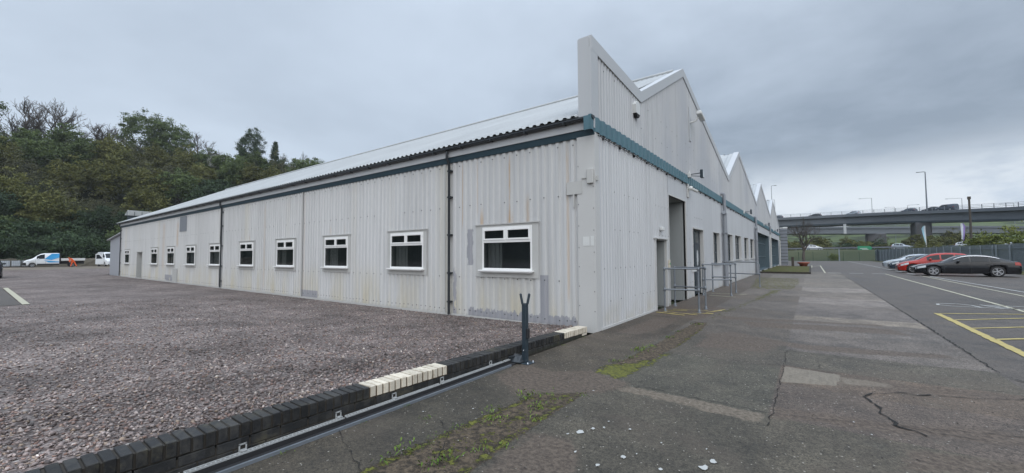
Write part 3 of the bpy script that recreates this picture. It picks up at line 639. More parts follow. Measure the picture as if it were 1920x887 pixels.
mb = MB(); corr(mb, -.12, 60, 4.30, TOP, [], .150, .022, PF, -.012); mb.build('gable_cladding', m_front, wh)
mb = MB(); 
for (a, za), (b, zb_) in zip(TOPP, TOPP[1:]):
    mb.prism([(.034, a, za), (.034, b, zb_), (.034, b, zb_-.30), (.034, a, za-.30)], (-.30, 0, 0))
mb.build('parapet_capping', m_trim, wh)
mb = MB(); mb.box(-.27, -.015, -.16, -.11, 4.40, 6.06); mb.box(-.27, .036, -.158, .10, 5.7, 6.04) if 0 else None; mb.box(-.014, .032, -.165, .17, 4.41, 5.83); mb.build('parapet_end', m_trim, wh)
mb = MB(); mb.box(-.27, -.24, -.1, 7.2, 4.4, 5.9) if 0 else None
mb.prism([(-.27,-.1,4.42),(-.27,-.1,6.0),(-.27,2.8,5.85)], (.02,0,0)); mb.build('parapet_back', m_trim, wh)
mb = MB(); corr(mb, -.26, 60.1, 4.09, 4.40, [], .30, .030, PF, .034); mb.box(.0, .064, -.262, -.255, 4.09, 4.40); mb.box(-.10, .034, -.27, -.262, 4.09, 4.38); mb.build('teal_band', m_teal, wh)
mb = MB(); mb.tube([(.05, y, 4.045-.012*math.sin(y*3.1)**2) for y in [0.1+i*.4 for i in range(150)]], .009, 5)
for k in range(60): mb.box(.0, .06, .35+k*.95, .375+k*.95, 4.0, 4.06)
mb.build('cable_run', m_rubber, wh)
# corner flashing
mb = MB(); mb.box(-.37, .034, -.052, -.034, -.03, 4.03); mb.box(.016, .034, -.034, .165, -.03, 4.10); mb.box(-.37, .036, -.054, -.05, 3.12, 3.14)
mb.build('corner_flashing', m_cornertrim, wh)
mb = MB(); mb.box(.0, .05, .165, 3.78, -.005, .05); mb.build('base_flashing', m_cornertrim, wh)
mb = MB(); r = random.Random(8)
for z in (.8,1.2,1.6,2.05,2.5,2.95,3.3,.4): mb.box(-.012, .0, -.060, -.052, z, z+.018); mb.box(-.352, -.34, -.060, -.052, z+.1, z+.118)
for z in (.55, 1.25, 2.1, 2.95):
    for k in range(34):
        y = .35+k*.15*2
        if (5.2 < y < 7.4) or r.random() < .35 or (3.8 < y < 5 and z < 2): continue
        mb.box(.026, .036, y, y+.018, z, z+.018)
for k in range(30):
    y = .5+k*.6; 
    for z in (4.9, 5.55):
        if z < interp(y, TOP)-.1 and r.random() < .6: mb.box(.008, .018, y, y+.02, z, z+.02)
tag(mb.build('wall_fixings', m_bolt, wh), kind='stuff')
mb = MB(); mb.box(-.62, -.26, -.062, -.056, 2.83, 3.10); mb.box(-.47, -.44, -.062, -.034, 2.55, 2.83); mb.build('blanking_plate', m_surround, wh)
mb = MB(); mb.box(-.13, .01, -.115, -.053, 3.02, 3.32, bev=.01); mb.box(-.26, -.13, -.075, -.053, 3.14, 3.17); mb.box(.035, .07, -.02, .04, 3.08, 3.18); mb.build('junction_box', m_surround, wh)
mb = MB(); mb.box(-.255, -.105, -.0575, -.0545, 1.74, 1.93); mb.box(-.08, -.005, -.0575, -.0545, 1.74, 1.94); mb.build('notice', m_white, wh)
# recess, doors and windows of the front
mb = MB(); y0, y1, _, z1 = recess
mb.face([(0,y1,-.05),(-2.6,y1,-.05),(-2.6,y1,z1),(0,y1,z1)]); mb.face([(0,y0,-.05),(-2.6,y0,-.05),(-2.6,y0,z1),(0,y0,z1)]); mb.face([(-2.6,y0,-.05),(-2.6,y1,-.05),(-2.6,y1,z1),(-2.6,y0,z1)]); mb.face([(0,y0,z1),(-2.6,y0,z1),(-2.6,y1,z1),(0,y1,z1)])
mb.build('porch_recess', m_doorg, wh)
mb = MB(); mb.box(-.06, .04, y0-.05, y0, -.02, z1+.04); mb.box(-.06, .04, y1, y1+.05, -.02, z1+.04); mb.box(-.06, .04, y0, y1, z1, z1+.04); mb.build('recess_trim', m_cornertrim, wh)
sd = thing('entrance_door', None, None); sd.parent = wh; y0, y1, _, z1 = sdoor
mb = MB(); mb.box(-.3, .055, y0-.07, y0, -.02, z1+.03); mb.box(-.3, .055, y1, y1+.10, -.02, z1+.03); mb.box(-.3, .09, y0-.12, y1+.12, z1+.03, z1+.06); mb.build('door_frame', m_cornertrim, sd)
mb = MB(); mb.face([(-.02,y1,-.0),(-.9,y1,0),(-.9,y1,z1),(-.02,y1,z1)]); mb.box(-.3, -.0, y1-.06, y1-.02, .02, z1-.02, bev=.004); mb.build('door_leaf', m_doorg, sd)
mb = MB(); mb.face([(-.9,y0,0),(-.9,y1,0),(-.9,y1,z1),(-.9,y0,z1)]); mb.face([(-.9,y0,0),(-.02,y0,0),(-.02,y0,z1),(-.9,y0,z1)]); mb.build('lobby', m_dark, sd)
def fwin(y0, y1, z0, z1, name='front_window'):
    f_ = MB(); s = .05; xw0, xw1 = -.16, -.11
    f_.box(xw0, xw1, y0, y0+s, z0, z1); f_.box(xw0, xw1, y1-s, y1, z0, z1); f_.box(xw0, xw1, y0+s, y1-s, z1-s, z1); f_.box(xw0, xw1, y0+s, y1-s, z0, z0+s)
    f_.box(xw0, xw1, (y0+y1)/2-.02, (y0+y1)/2+.02, z0+s, z1-s)
    for q in (.35, .68): f_.box(xw0+.005, xw1+.001, y0+s, y1-s, z0+(z1-z0)*q-.015, z0+(z1-z0)*q+.015)
    w_ = f_.build(name, m_post, wh)
    g = MB(); g.box(xw0+.01, xw0+.02, y0+s, y1-s, z0+s, z1-s); g.build('pane', m_sheen, w_)
    rv = MB(); rv.box(xw1, .03, y0-.03, y0, z0-.03, z1+.03); rv.box(xw1-.06, .03, y1, y1+.22, z0-.03, z1+.03); rv.box(xw1, .03, y0, y1, z1, z1+.03); rv.build('reveal', m_cornertrim, w_)
    sl = MB(); sl.box(xw1, .10, y0-.05, y1+.05, z0-.05, z0); sl.build('sill', m_cornertrim, w_)
    return w_
for q in fw: fwin(*q)
pd = thing('panel_door', None, None); pd.parent = wh; y0, y1, z0, z1 = pdoor
mb = MB(); mb.box(-.14, .03, y0-.05, y0, 0, z1+.05); mb.box(-.14, .03, y1, y1+.16, 0, z1+.05); mb.box(-.14, .06, y0, y1, z1, z1+.05); mb.build('door_frame', m_cornertrim, pd)
mb = MB(); mb.box(-.14, -.10, y0, y0+.06, 0, z1); mb.box(-.14, -.10, y1-.06, y1, 0, z1); mb.box(-.14, -.10, y0+.78, y0+.84, 0, z1); mb.box(-.14, -.10, y0+.06, y1-.06, z1-.06, z1); mb.box(-.138, -.10, y0+.06, y1-.06, 1.95, 2.01); mb.box(-.138, -.11, y0+.06, y0+.78, 1.0, 1.05); mb.build('door_surround', m_post, pd)
mb = MB(); mb.box(-.13, -.115, y0+.06, y1-.06, 2.01, z1-.06); mb.box(-.13, -.12, y0+.06, y0+.78, 0, 1.95); mb.build('pane', m_sheen, pd)
mb = MB(); mb.box(-.13, -.105, y0+.84, y1-.06, .02, 1.95, bev=.004); lf = mb.build('door_leaf', m_post, pd)
mb = MB(); yc, zc = y0+1.25, 1.42; n = 20
mb.add([(-.1035, yc+.14*math.cos(6.283*j/n), zc+.32*math.sin(6.283*j/n)) for j in range(n)], [tuple(range(n))]); mb.build('oval_pane', m_lens, lf)
mb = MB(); mb.box(.03, .05, y0-.35, y0+.55, .92, .99) ; mb.build('post_box', m_white, wh)
for k, (ya, yb, za, zb_) in enumerate(shut):
    g = MB(); g.box(-.42, -.40, ya, yb, za, zb_); gl = g.build('glazed_screen', m_sheen, wh)
    b_ = MB(); 
    for z in (za, 1.3, 2.55, zb_-.06): b_.box(-.40, -.34, ya, yb, z, z+.07)
    m_ = int((yb-ya)/1.15)
    for j in range(m_+1): yy = ya+(yb-ya-.06)*j/m_; b_.box(-.401, -.33, yy, yy+.06, za, zb_)
    b_.build('screen_mullions', m_slate, gl)
    q = MB(); q.box(-.42, .012, ya, yb, za-.1, za-.004); q.face([(.012,ya,zb_),(-.42,ya,zb_),(-.42,yb,zb_),(.012,yb,zb_)]); q.face([(.012,yb,za),(-.42,yb,za),(-.42,yb,zb_),(.012,yb,zb_)]); q.build('screen_reveal', m_slate, wh)
mb = MB(); mb.box(-.3, -.26, 53, 54.2, 2.0, 2.3) if 0 else None; mb.box(-.33, -.31, 49.5, 50.6, 2.25, 2.5); mb.build('notice', m_white, wh)
# the hidden sides
mb = MB(); mb.face([(-LW,0,-.1),(-LW,60,-.1),(-LW,60,5.3),(-LW,49.6,7.9),(-LW,45.3,5.75),(-LW,35.6,7.95),(-LW,31.2,5.75),(-LW,21.5,7.95),(-LW,17.1,5.7),(-LW,7.5,8.15),(-LW,0,4.4)])
mb.face([(-LW,60,-.1),(0,60,-.1),(0,60,5.3),(-LW,60,5.3)]); mb.build('rear_walls', m_front, wh)
# downpipes
def pipe(pts, r, m=m_pipe, brk=(), name='downpipe', ax='y'):
    mb = MB(); mb.tube(pts, r, 10); o = mb.build(name, m, wh)
    if brk:
        b_ = MB()
        for p in brk: b_.box(p[0]-r-.03, p[0]+r+.03, p[1]-.012, 0 if ax == 'y' else p[1]+.012, p[2]-.02, p[2]+.02) if ax == 'y' else b_.box(0, p[0]+r+.01, p[1]-r-.03, p[1]+r+.03, p[2]-.02, p[2]+.02)
        b_.build('pipe_bracket', m, o)
for x in (-4.12, -20.2, -42.6): pipe([(x,-.185,4.30),(x,-.185,4.12),(x,-.10,3.98),(x,-.10,.03)], .034, m_gutter, [(x,-.10,z) for z in (.35,1.1,2.1,3.1,3.8)])
for yy, zt in ((14.6,4.55),(28.8,4.45),(42.6,4.5),(57.6,3.7)):
    if zt < 4: pipe([(.02,yy,3.4),(.16,yy,3.4),(.16,yy,0.)], .075, m_cornertrim, [(.16,yy,1.),(.16,yy,2.6)], ax='x'); continue
    pipe([(-.05,yy,zt),(.14,yy,zt),(.155,yy,zt-.06),(.155,yy,3.62)], .075, m_pipe, ax='x')
    if yy < 30: pipe([(.155,yy-.16,3.62),(.155,yy-.02,3.55),(.155,yy,3.45),(.155,yy,.0)], .10, m_pipe, [(.155,yy,1.2),(.155,yy,2.6)], ax='x'); pipe([(.12,yy+.34,3.3),(.12,yy+.34,.1),(.2,yy+.34,.05)], .055, m_pipe, ax='x')
    else: pipe([(.155,yy,3.62),(.155,yy,0)], .06, m_cornertrim, ax='x')
# lean-to annex at the west end
an = thing('lean_to_annex', 'small grey lean-to shed adjoining the far end of the long white warehouse', 'shed', (-43.6, .3, 0))
mb = MB(); mb.prism([(-43.3,.25,-.1),(-48.7,.25,-.1),(-48.9,.25,3.14),(-43.3,.25,3.66)], (0,6,0)); rootpart(mb, 'wall', plain('blue_grey_cladding', (.35, .365, .40), .5, 0, .1, 1), an)
mb = MB(); mb.prism([(-43.3,.05,3.67),(-49.3,.05,3.13),(-49.3,.05,3.19),(-43.3,.05,3.74)], (0,6.4,0)); rootpart(mb, 'roof', m_trim, an)
# ------------------------------------------------------------------ brick edging wall
def wtop(y): return interp(y, [(-9, .31), (-7.1, .29), (-5, .25), (-2.5, .20), (-.4, .155)])
bw = thing('brick_wall', 'low charcoal brick edging wall with two runs of cream bricks along the gravel', 'low wall', (-.13, -4.5, 0))
dk_, cr_, md, mc = MB(), MB(), MB(), MB(); r = random.Random(11)
y = -.42; i = 0
while y > -9.2:
    cream = (-1.26 < y < -.3) or (-5.22 < y < -4.12); zt = wtop(y)+r.uniform(-.003, .003); j = r.uniform(-.003, .003)
    (cr_ if cream else dk_).box(-.235+j, -.020+j, y-.0295, y+.0295, zt-.104, zt, bev=.004)
    y -= .0755; i += 1
for ya, yb, cream in ((-.38,-1.27,1),(-1.27,-4.115,0),(-4.115,-5.23,1),(-5.23,-9.2,0)):
    n = 14
    for k in range(n):
        a, b = ya+(yb-ya)*k/n, ya+(yb-ya)*(k+1)/n; (mc if cream else md).box(-.225, -.030, b, a, wtop((a+b)/2)-.112, wtop((a+b)/2)-.012)
    
rootpart(dk_, 'coping', m_brickdark, bw); rootpart(cr_, 'cream_coping', m_brickcream, bw); rootpart(md, 'mortar_joints', m_mortar, bw); rootpart(mc, 'cream_mortar_joints', m_mortarc, bw)
lo = MB(); 
for row in range(3):
    y = -.42-(row % 2)*.11
    while y > -9.2:
        zt = wtop(y-.1)-.115-row*.077; zb = zt-.068
        if zt > .012: lo.box(-.23, -.022+r.uniform(-.002, .002), y-.215, y, max(zb, -.02), zt, bev=.003)
        y -= .2255
rootpart(lo, 'brick_course', m_brickdark, bw)
mm = MB(); mm.prism([(-.026,-.40,-.03),(-.026,-9.2,-.03),(-.026,-9.2,.19),(-.026,-.40,.045)], (-.2,0,0)); rootpart(mm, 'mortar_bed', m_mortar, bw)
lc = MB(); lc.box(-.022, -.0145, -.62, -.42, .012, .05); rootpart(lc, 'cream_brick', m_brickcream, bw)
# ------------------------------------------------------------------ slotted cable tray along the wall
tr = thing('cable_channel', 'long black channel with white slotted edging strip lying along the brick wall foot', 'cable tray', (.08, -5.5, 0))
mb = MB(); L0, L1 = -9.1, -2.95
mb.box(.0, .045, L0, L1, .004, .055); mb.box(.045, .115, L0, L1, .004, .02); rootpart(mb, 'channel', m_rubber, tr)
mb = MB(); mb.box(.112, .132, L0, L1-.12, .004, .030); rootpart(mb, 'edge_rail', m_galv, tr)
mb = MB(); y = L0
while y < L1:
    e = min(y+1.18, L1); mb.box(.003, .012, y, e, .057, .072); mb.box(.030, .038, y, e, .057, .068)
    q = y
    while q < e-.02: mb.box(.012, .030, q, q+.011, .058, .066); q += .030
    y += 1.2
rootpart(mb, 'slotted_strip', m_slot, tr)
for yy in (-6.33, -5.55, -4.93, -4.25, -3.35):
    mb = MB(); mb.box(-.018, -.012, yy-.028, yy+.028, .066, .078); mb.box(-.018, -.012, yy-.028, yy-.018, .078, .118); mb.box(-.018, -.012, yy+.018, yy+.028, .078, .118); mb.box(-.018, -.012, yy-.028, yy+.028, .110, .120); mb.box(-.014, .02, yy-.02, yy+.02, .070, .076)
    rootpart(mb, 'clip', m_slot, tr)
mb = MB(); mb.box(.0, .05, -2.97, -2.78, .0, .10); mb.prism([(.02,-2.98,.03),(.16,-2.92,.02),(.20,-2.80,.02),(.10,-2.78,.09),(.03,-2.85,.12)], (0,0,.012)); rootpart(mb, 'broken_end', m_gutter, tr)
# ------------------------------------------------------------------ gate catch post
gp_ = thing('gate_catch_post', 'dark slate steel post with forked top bolted to the pavement beside the brick wall', 'post', (.178, -2.80, 0))
mb = MB(); mb.box(-.035, .035, -.035, .035, .012, .84, bev=.004); mb.build('pole', m_post, gp_)
rz45 = Matrix.Rotation(R_(37), 4, 'Z')
mb = MB(); mb.box(-.05, .05, -.03, .03, .84, .856, T=rz45)
for s in (-1, 1):
    T = rz45 @ Matrix.Translation((s*.050, 0, .92)) @ Matrix.Rotation(s*R_(11), 4, 'Y'); mb.box(-.017, .017, -.036, .036, -.08, .08, T=T, bev=.010)
mb.build('fork', m_post, gp_)
mb = MB(); mb.box(-.11, .11, -.09, .09, .003, .015, bev=.003); mb.build('base_plate', m_post, gp_)
for a, b in ((-1,-1),(1,-1),(1,1),(-1,1)):
    mb = MB(); mb.lathe([(0,.036),(.008,.036),(.009,.016),(.017,.015)], (a*.088, b*.068, 0), n=6); mb.build('bolt', m_chrome, gp_)
mb = MB(); mb.box(.036, .066, -.028, .028, .36, .50, bev=.008); mb.build('latch_box', m_rubber, gp_)
mb = MB(); mb.lathe([(0,.042),(.01,.040),(.01,.034)], (0,0,0), 'Y', 6); o = mb.build('screw', m_chrome, gp_); o.location = (0,-.078,.19)
# ------------------------------------------------------------------ tubular barriers
def barrier(label, pts, hm, arc=False):
    a, b = Vector(pts[0]), Vector(pts[1]); t_ = thing('handrail', label, 'handrail', (a.x, a.y, 0), 0, 'tubular steel handrails by the doors'); v = b-a; R0 = .024; H_ = 1.17
    for k, p in enumerate((Vector((0,0)), v)):
        if arc and k == 0: continue
        mb = MB(); mb.tube([(p.x,p.y,.0),(p.x,p.y,H_-(.18 if arc else 0))], R0, 10); mb.lathe([(.0,.012),(.055,.012),(.055,0)], (p.x,p.y,.003), n=12); o = mb.build('post', m_galv, t_)
        f_ = MB(); f_.lathe([(.0,.05),(.034,.05),(.036,-.045),(0,-.045)], (p.x,p.y,hm), n=10)
        f_.build('clamp', m_galv, o)
        if not arc: f_ = MB(); f_.lathe([(.0,.035),(.034,.035),(.036,-.05),(0,-.05)], (p.x,p.y,H_), n=10); f_.build('clamp', m_galv, o)
        f_ = MB(); f_.lathe([(.033,.012),(.033,.09),(.026,.092)], (p.x,p.y,.003), n=10); f_.build('collar', m_galv, o)
    mb = MB(); top = [(0,0,H_),(v.x,v.y,H_)]
    if arc:
        d = v.normalized(); top = [(0,0,H_)]+[(v.x-d.x*.18*(1-math.sin(q)), v.y-d.y*.18*(1-math.sin(q)), H_-.18*(1-math.cos(q))) for q in [math.pi/2*k/6 for k in range(7)]]
    mb.tube(top, R0, 10); mb.build('top_rail', m_galv, t_)
    mb = MB(); mb.tube([(0,0,hm),(v.x,v.y,hm)], R0*.95, 10); mb.build('mid_rail', m_galv, t_)
barrier('galvanised handrail nearest the building corner, in front of the narrow entrance door', ((.27,3.80),(1.10,3.97)), .60)
barrier('galvanised handrail on the far side of the narrow entrance door', ((.19,5.13),(1.09,4.87)), .60)
barrier('galvanised handrail just before the dark door with the oval pane', ((.20,9.05),(1.09,9.39)), .60)
barrier('galvanised handrail beside the first thick downpipe past the oval pane door', ((.2,10.92),(1.05,10.90)), .62)
barrier('farthest handrail, long rail with a rounded end reaching out from the wall', ((.05,15.5),(1.53,14.84)), .60, True)
# ------------------------------------------------------------------ fittings on the walls
t_ = thing('alarm_box', 'white hexagonal alarm box high on the corrugated gable', 'alarm box', (0.01, 2.45, 5.27))
mb = MB(); hexa = [(0,.17,.10),(0,.07,.20),(0,-.07,.20),(0,-.17,.10),(0,-.14,-.12),(0,.14,-.12)]; mb.prism(hexa, (.09,0,0)); mb.build('cover', m_white, t_)
mb = MB(); mb.prism([(0,-.14,-.125),(0,.14,-.125),(0,.06,-.21),(0,-.06,-.21)], (.085,0,0)); mb.build('base', m_rubber, t_)
def lathe_x(mb, prof, c, n=14): mb.lathe(prof, c, 'X', n)
t_ = thing('gable_camera', 'large white camera on a bracket and tall back plate at the first gable slope', 'security camera', (.01, 8.35, 6.55), 0)
mb = MB(); mb.box(0, .03, -.09, .09, -.75, .55); mb.build('back_plate', m_trim, t_)
mb = MB(); mb.tube([(.03,0,-.05),(.22,.02,-.02),(.30,.05,.12)], .035, 8); mb.build('bracket', m_white, t_)
mb = MB(); mb.box(-.09, .09, -.28, .42, -.07, .08, T=Matrix.Translation((.36,.15,.2)) @ Matrix.Rotation(R_(-9), 4, 'X'), bev=.025); hs = mb.build('housing', m_white, t_)
mb = MB(); mb.box(-.06, .06, .421, .43, -.05, .05, T=Matrix.Translation((.36,.15,.2)) @ Matrix.Rotation(R_(-9), 4, 'X')); mb.build('lens', m_cglass, hs)
def flood(y, z, label):
    t_ = thing('floodlight', label, 'floodlight', (.07, y, z), 0, 'small floodlights along the teal band')
    mb = MB(); mb.box(-.05, .06, -.07, .07, -.08, .08, bev=.01); mb.tube([(0,0,.08),(0,0,.17)], .035, 8); mb.build('mounting_box', m_white, t_)
    mb = MB(); mb.tube([(.05,0,.03),(.38,.10,.06)], .016, 6); mb.tube([(.05,0,-.02),(.28,.08,-.05),(.38,.10,-.06)], .012, 6); mb.build('arm', m_post, t_)
    mb = MB(); mb.box(.36, .46, .0, .20, -.13, .17, bev=.015); o = mb.build('lamp_head', m_post, t_)
    mb = MB(); mb.box(.461, .466, .02, .18, -.11, .15); mb.build('lens', m_lens, o)
flood(7.85, 4.42, 'floodlight on the teal band above the tall recess'); flood(22.6, 4.30, 'floodlight on the teal band above the row of dark windows')
flood(36.5, 4.30, 'floodlight on the teal band above the glazed screens'); flood(48.5, 4.30, 'smallest and farthest floodlight on the teal band')
t_ = thing('security_camera', 'small white bullet camera under the teal band beside the tall recess', 'security camera', (.03, 7.75, 3.88))
mb = MB(); mb.box(-.01, .03, -.09, .09, -.28, .22, bev=.01); mb.build('back_box', m_cornertrim, t_)
mb = MB(); mb.lathe([(0,.09),(.07,.06),(.085,0),(.07,-.06),(0,-.08)], (.10,0,.05), n=12); mb.tube([(.10,.02,.03),(.15,.20,.01)], .03, 8); mb.build('mount', m_white, t_)
mb = MB(); mb.tube([(.13,.12,.03),(.22,.42,-.02)], .055, 10); mb.build('barrel', m_white, t_)
t_ = thing('bulkhead_lamp', 'small white bulkhead lamp above the narrow entrance door', 'wall lamp', (.03, 4.35, 2.30))
mb = MB(); mb.box(0, .10, -.09, .09, -.05, .06, bev=.015); mb.build('body', m_white, t_); mb = MB(); mb.tube([(.05,.09,.02),(.05,.24,.03)], .012, 6); mb.build('conduit', m_white, t_)
t_ = thing('call_box', 'cream intercom box beside the narrow entrance door', 'intercom', (.035, 5.07, 1.25))
mb = MB(); mb.box(0, .05, -.05, .05, -.14, .14, bev=.006); mb.build('body', m_brickcream, t_); mb = MB(); mb.box(.051, .055, -.03, .03, .0, .05); mb.build('button', plain('green_plastic', (.05,.35,.1), .4), t_)
t_ = thing('corner_lamp', 'pale wall lamp at the far end of the front wall', 'wall lamp', (.05, 59.6, 5.15)); mb = MB(); mb.tube([(0,0,0),(.5,.3,.05)], .05, 6); mb.build('arm', m_white, t_); mb = MB(); mb.box(.4, .95, .1, .5, -.05, .15, bev=.03); mb.build('lamp_head', m_white, t_)
t_ = thing('louvred_stack', 'blue grey louvred metal stack against the far corner of the warehouse', 'vent stack', (.55, 61.2, 0))
mb = MB(); mb.box(-.45, .35, -.3, .3, 0, 5.3); mb.build('casing', m_pipe, t_); mb = MB()
for k in range(11): mb.box(-.47, .38, -.33, .33, .3+k*.45, .36+k*.45)
mb.build('louvres', m_post, t_)
# planter, timber post
t_ = thing('flower_pot', 'wide terracotta bowl planter at the corner of the raised bed', 'planter', (2.75, 52.4, 0))
mb = MB(); mb.lathe([(.0,.0),(.34,.0),(.44,.38),(.60,.42),(.62,.56),(.55,.56),(.50,.46),(0,.44)], n=20); mb.build('bowl', m_terra, t_)
mb = MB(); mb.lathe([(0,.475),(.50,.465)], n=16); mb.build('soil', m_soil, t_)
t_ = thing('timber_post', 'short weathered timber post standing behind the raised bed', 'post', (1.6, 55.5, 0))
mb = MB(); mb.box(-.14, .14, -.14, .14, 0, 1.12, bev=.02); mb.build('stake', m_wood, t_); mb = MB(); mb.prism([(-.15,-.15,1.121),(.15,-.15,1.121),(.15,.15,1.121),(-.15,.15,1.121)], (0,0,.05)); mb.build('cap', m_wood, t_)
# ------------------------------------------------------------------ palisade fence beside the parked cars, mesh fence at the far end
m_pal = plain('fence_galv', (.20, .235, .26), .6, .1, .25, 1.5); m_mesh = plain('green_wire', (.035, .07, .045), .6, 0, .2, 3)
def palisade(a, b, h, name, label, step=.16):
    a = Vector(a); b = Vector(b); d = (b-a); n = int(d.length/step); d.normalize(); nn = Vector((-d.y, d.x)); t_ = thing(name, label, 'fence', (a.x, a.y, 0))
    mb = MB()
    for k in range(n):
        p = a+d*(k*step+step*.1); q = p+d*step*.62; e = nn*.012
        mb.add([(p.x,p.y,.06),(q.x,q.y,.06),(q.x,q.y,h-.1),((p.x+q.x)/2,(p.y+q.y)/2,h),(p.x,p.y,h-.1)], [(0,1,2,3,4)]); mb.add([(p.x+e.x,p.y+e.y,.06),(q.x+e.x,q.y+e.y,.06),(q.x+e.x,q.y+e.y,h-.1),((p.x+q.x)/2+e.x,(p.y+q.y)/2+e.y,h),(p.x+e.x,p.y+e.y,h-.1)], [(0,1,2,3,4)])
    rootpart(mb, 'pales', m_pal, t_)
    for z in (.35, h-.45):
        mb = MB(); p = a+nn*.03; q = b+nn*.03; mb.prism([(p.x,p.y,z),(q.x,q.y,z),(q.x,q.y,z+.06),(p.x,p.y,z+.06)], (nn.x*.04, nn.y*.04, 0)); rootpart(mb, 'rail', m_pal, t_)
    k = 0.
    while k < (b-a).length:
        p = a+d*k; mb = MB(); mb.box(p.x+nn.x*.1-.05, p.x+nn.x*.1+.05, p.y+nn.y*.1-.05, p.y+nn.y*.1+.05, 0, h-.12); rootpart(mb, 'post', m_pal, t_); k += 2.75
palisade((18.3,30), (17.4,50), 2.4, 'palisade_fence', 'blue grey steel palisade fence behind the black car')
palisade((17.4,50), (14.6,108), 2.4, 'palisade_fence', 'distant stretch of palisade fence behind the red and white cars', .20)
poly_sheet('verge_strip', [(15.6,30),(17.9,30),(17.1,50),(14.5,104),(13.4,104),(15.2,50)], .02, m_turf, rag=.2, seed=31, kind='stuff')
t_ = thing('mesh_fence', 'low green mesh fence across the far end of the car park', 'fence', (0, 105, 0))
mb = MB(); mb.box(-4, 14.4, 104.98, 105.0, .1, 1.95) if 0 else None
for k in range(int(18.4/.12)): mb.box(-4+k*.12, -3.985+k*.12, 104.99, 105.0, .05, 1.95)
for k in range(8): mb.box(-4, 14.4, 104.985, 105.005, .1+k*.26, .115+k*.26)
rootpart(mb, 'mesh_panel', m_mesh, t_)
for k in range(8): mb = MB(); mb.box(-4.05+k*2.62, -3.97+k*2.62, 105.01, 105.09, 0, 2.1); rootpart(mb, 'post', m_mesh, t_)
for (xx, hh) in ((8.4, 2.6), (14.6, 2.5)):
    t_ = thing('fence_post', 'tall grey post rising above the far green mesh fence' if xx < 10 else 'dark end post where mesh and palisade fences meet', 'post', (xx, 104.6, 0)); mb = MB(); mb.box(-.1, .1, -.1, .1, 0, hh); mb.build('pole', m_pal if xx < 10 else m_post, t_); mb = MB(); mb.box(-.12, .12, -.12, .12, hh, hh+.04); mb.build('cap', m_post, t_)
# ------------------------------------------------------------------ viaducts
DK = [(-75,176,15.6),(-55,183,16.0),(-30,188,16.3),(-3,189.5,16.4),(14.2,187.7,16.3),(22,183.5,16.0),(29.5,178,15.6),(34,174.9,15.25),(39.8,169.3,14.75),(43.8,163.5,14.3),(47,157.2,13.8),(54,142,13.0),(60,125,12.2),(66,104,11.4)]
def strip(mb, pts, off0, off1, z0, z1):                             # ribbon following the polyline, offsets to the north
    P = [Vector(p) for p in pts]; N = []
    for i in range(len(P)):
        d = (P[min(i+1, len(P)-1)]-P[max(i-1, 0)]); d.z = 0; d.normalize(); N.append(Vector((-d.y, d.x, 0)))
    q = []
    for p, n in zip(P, N): q += [p+n*off0+Vector((0,0,z0)), p+n*off1+Vector((0,0,z0)), p+n*off1+Vector((0,0,z1)), p+n*off0+Vector((0,0,z1))]
    fs = []
    for i in range(len(P)-1):
        a = 4*i
        for k in range(4): fs.append((a+k, a+(k+1) % 4, a+4+(k+1) % 4, a+4+k))
    fs += [(0,1,2,3), (len(q)-4, len(q)-3, len(q)-2, len(q)-1)]
    mb.add(q, fs)
def along(pts, s):
    for a, b in zip(pts, pts[1:]):
        a, b = Vector(a), Vector(b); l = (b-a).length
        if s <= l: return a.lerp(b, s/l), (b-a).normalized()
        s -= l
    return None, None
vd = thing('road_viaduct', 'curving grey concrete road viaduct with cars, railing and tall lamps above the car park', 'viaduct', (14, 188, 0))
mb = MB(); strip(mb, DK, .9, 13.5, -3.7, -.35); rootpart(mb, 'girder', m_conc, vd)
mb = MB(); strip(mb, DK, -.1, .9, -.95, .0); strip(mb, DK, 13.5, 14.5, -.95, .0); strip(mb, DK, .9, 13.5, -.35, -.25); rootpart(mb, 'deck_edge', m_conc, vd)
mb = MB(); strip(mb, DK, .88, .9, -3.75, -3.2); rootpart(mb, 'girder_flange', m_post, vd)
mb = MB()
for z in (.35, .75, 1.15): strip(mb, DK, .1, .2, z, z+.07)
s = .5
while True:
    p, d = along(DK, s)
    if p is None: break
    n_ = Vector((-d.y, d.x, 0)); c_ = p+n_*.15; mb.box(c_.x-.07, c_.x+.07, c_.y-.07, c_.y+.07, p.z, p.z+1.2); s += 3.2
rootpart(mb, 'railing', m_galv, vd)
mb = MB(); strip(mb, DK, 13.9, 14., 1.0, 1.1); strip(mb, DK, 13.9, 14., .5, .6); rootpart(mb, 'far_railing', m_galv, vd)
for x, y, zt, wx in ((33.2,181.5,11.7,1.9),(-20,197,12.4,1.9),(55,158,9.2,1.9)):
    mb = MB(); mb.box(x-wx, x+wx, y-4.5, y+4.5, -.1, zt, bev=.25); rootpart(mb, 'pier', m_concl, vd)
mb = MB(); mb.box(13.5, 14.3, 185.8, 186.6, 9, 12.6); rootpart(mb, 'drain_pipe', m_trim, vd)
RB = [(-70,190,14.6),(-30,212,14.6),(-6.6,227,14.8),(20.3,247,14.7),(42,269,15.0),(63,285,15.2),(89,304,14.9),(130,335,14.9)]
rv_ = thing('rear_viaduct', 'second lower grey viaduct seen beneath the main bridge deck', 'viaduct', (20, 247, 0))
mb = MB(); strip(mb, RB, .6, 12, -3.4, -.3); rootpart(mb, 'girder', m_conc, rv_); mb = MB(); strip(mb, RB, 0, .6, -.9, .0); strip(mb, RB, .6, 12, -.3, -.2); rootpart(mb, 'deck_edge', m_conc, rv_)
mb = MB(); strip(mb, RB, .1, .2, .9, 1.0); strip(mb, RB, .1, .2, .4, .5); rootpart(mb, 'railing', m_galv, rv_)
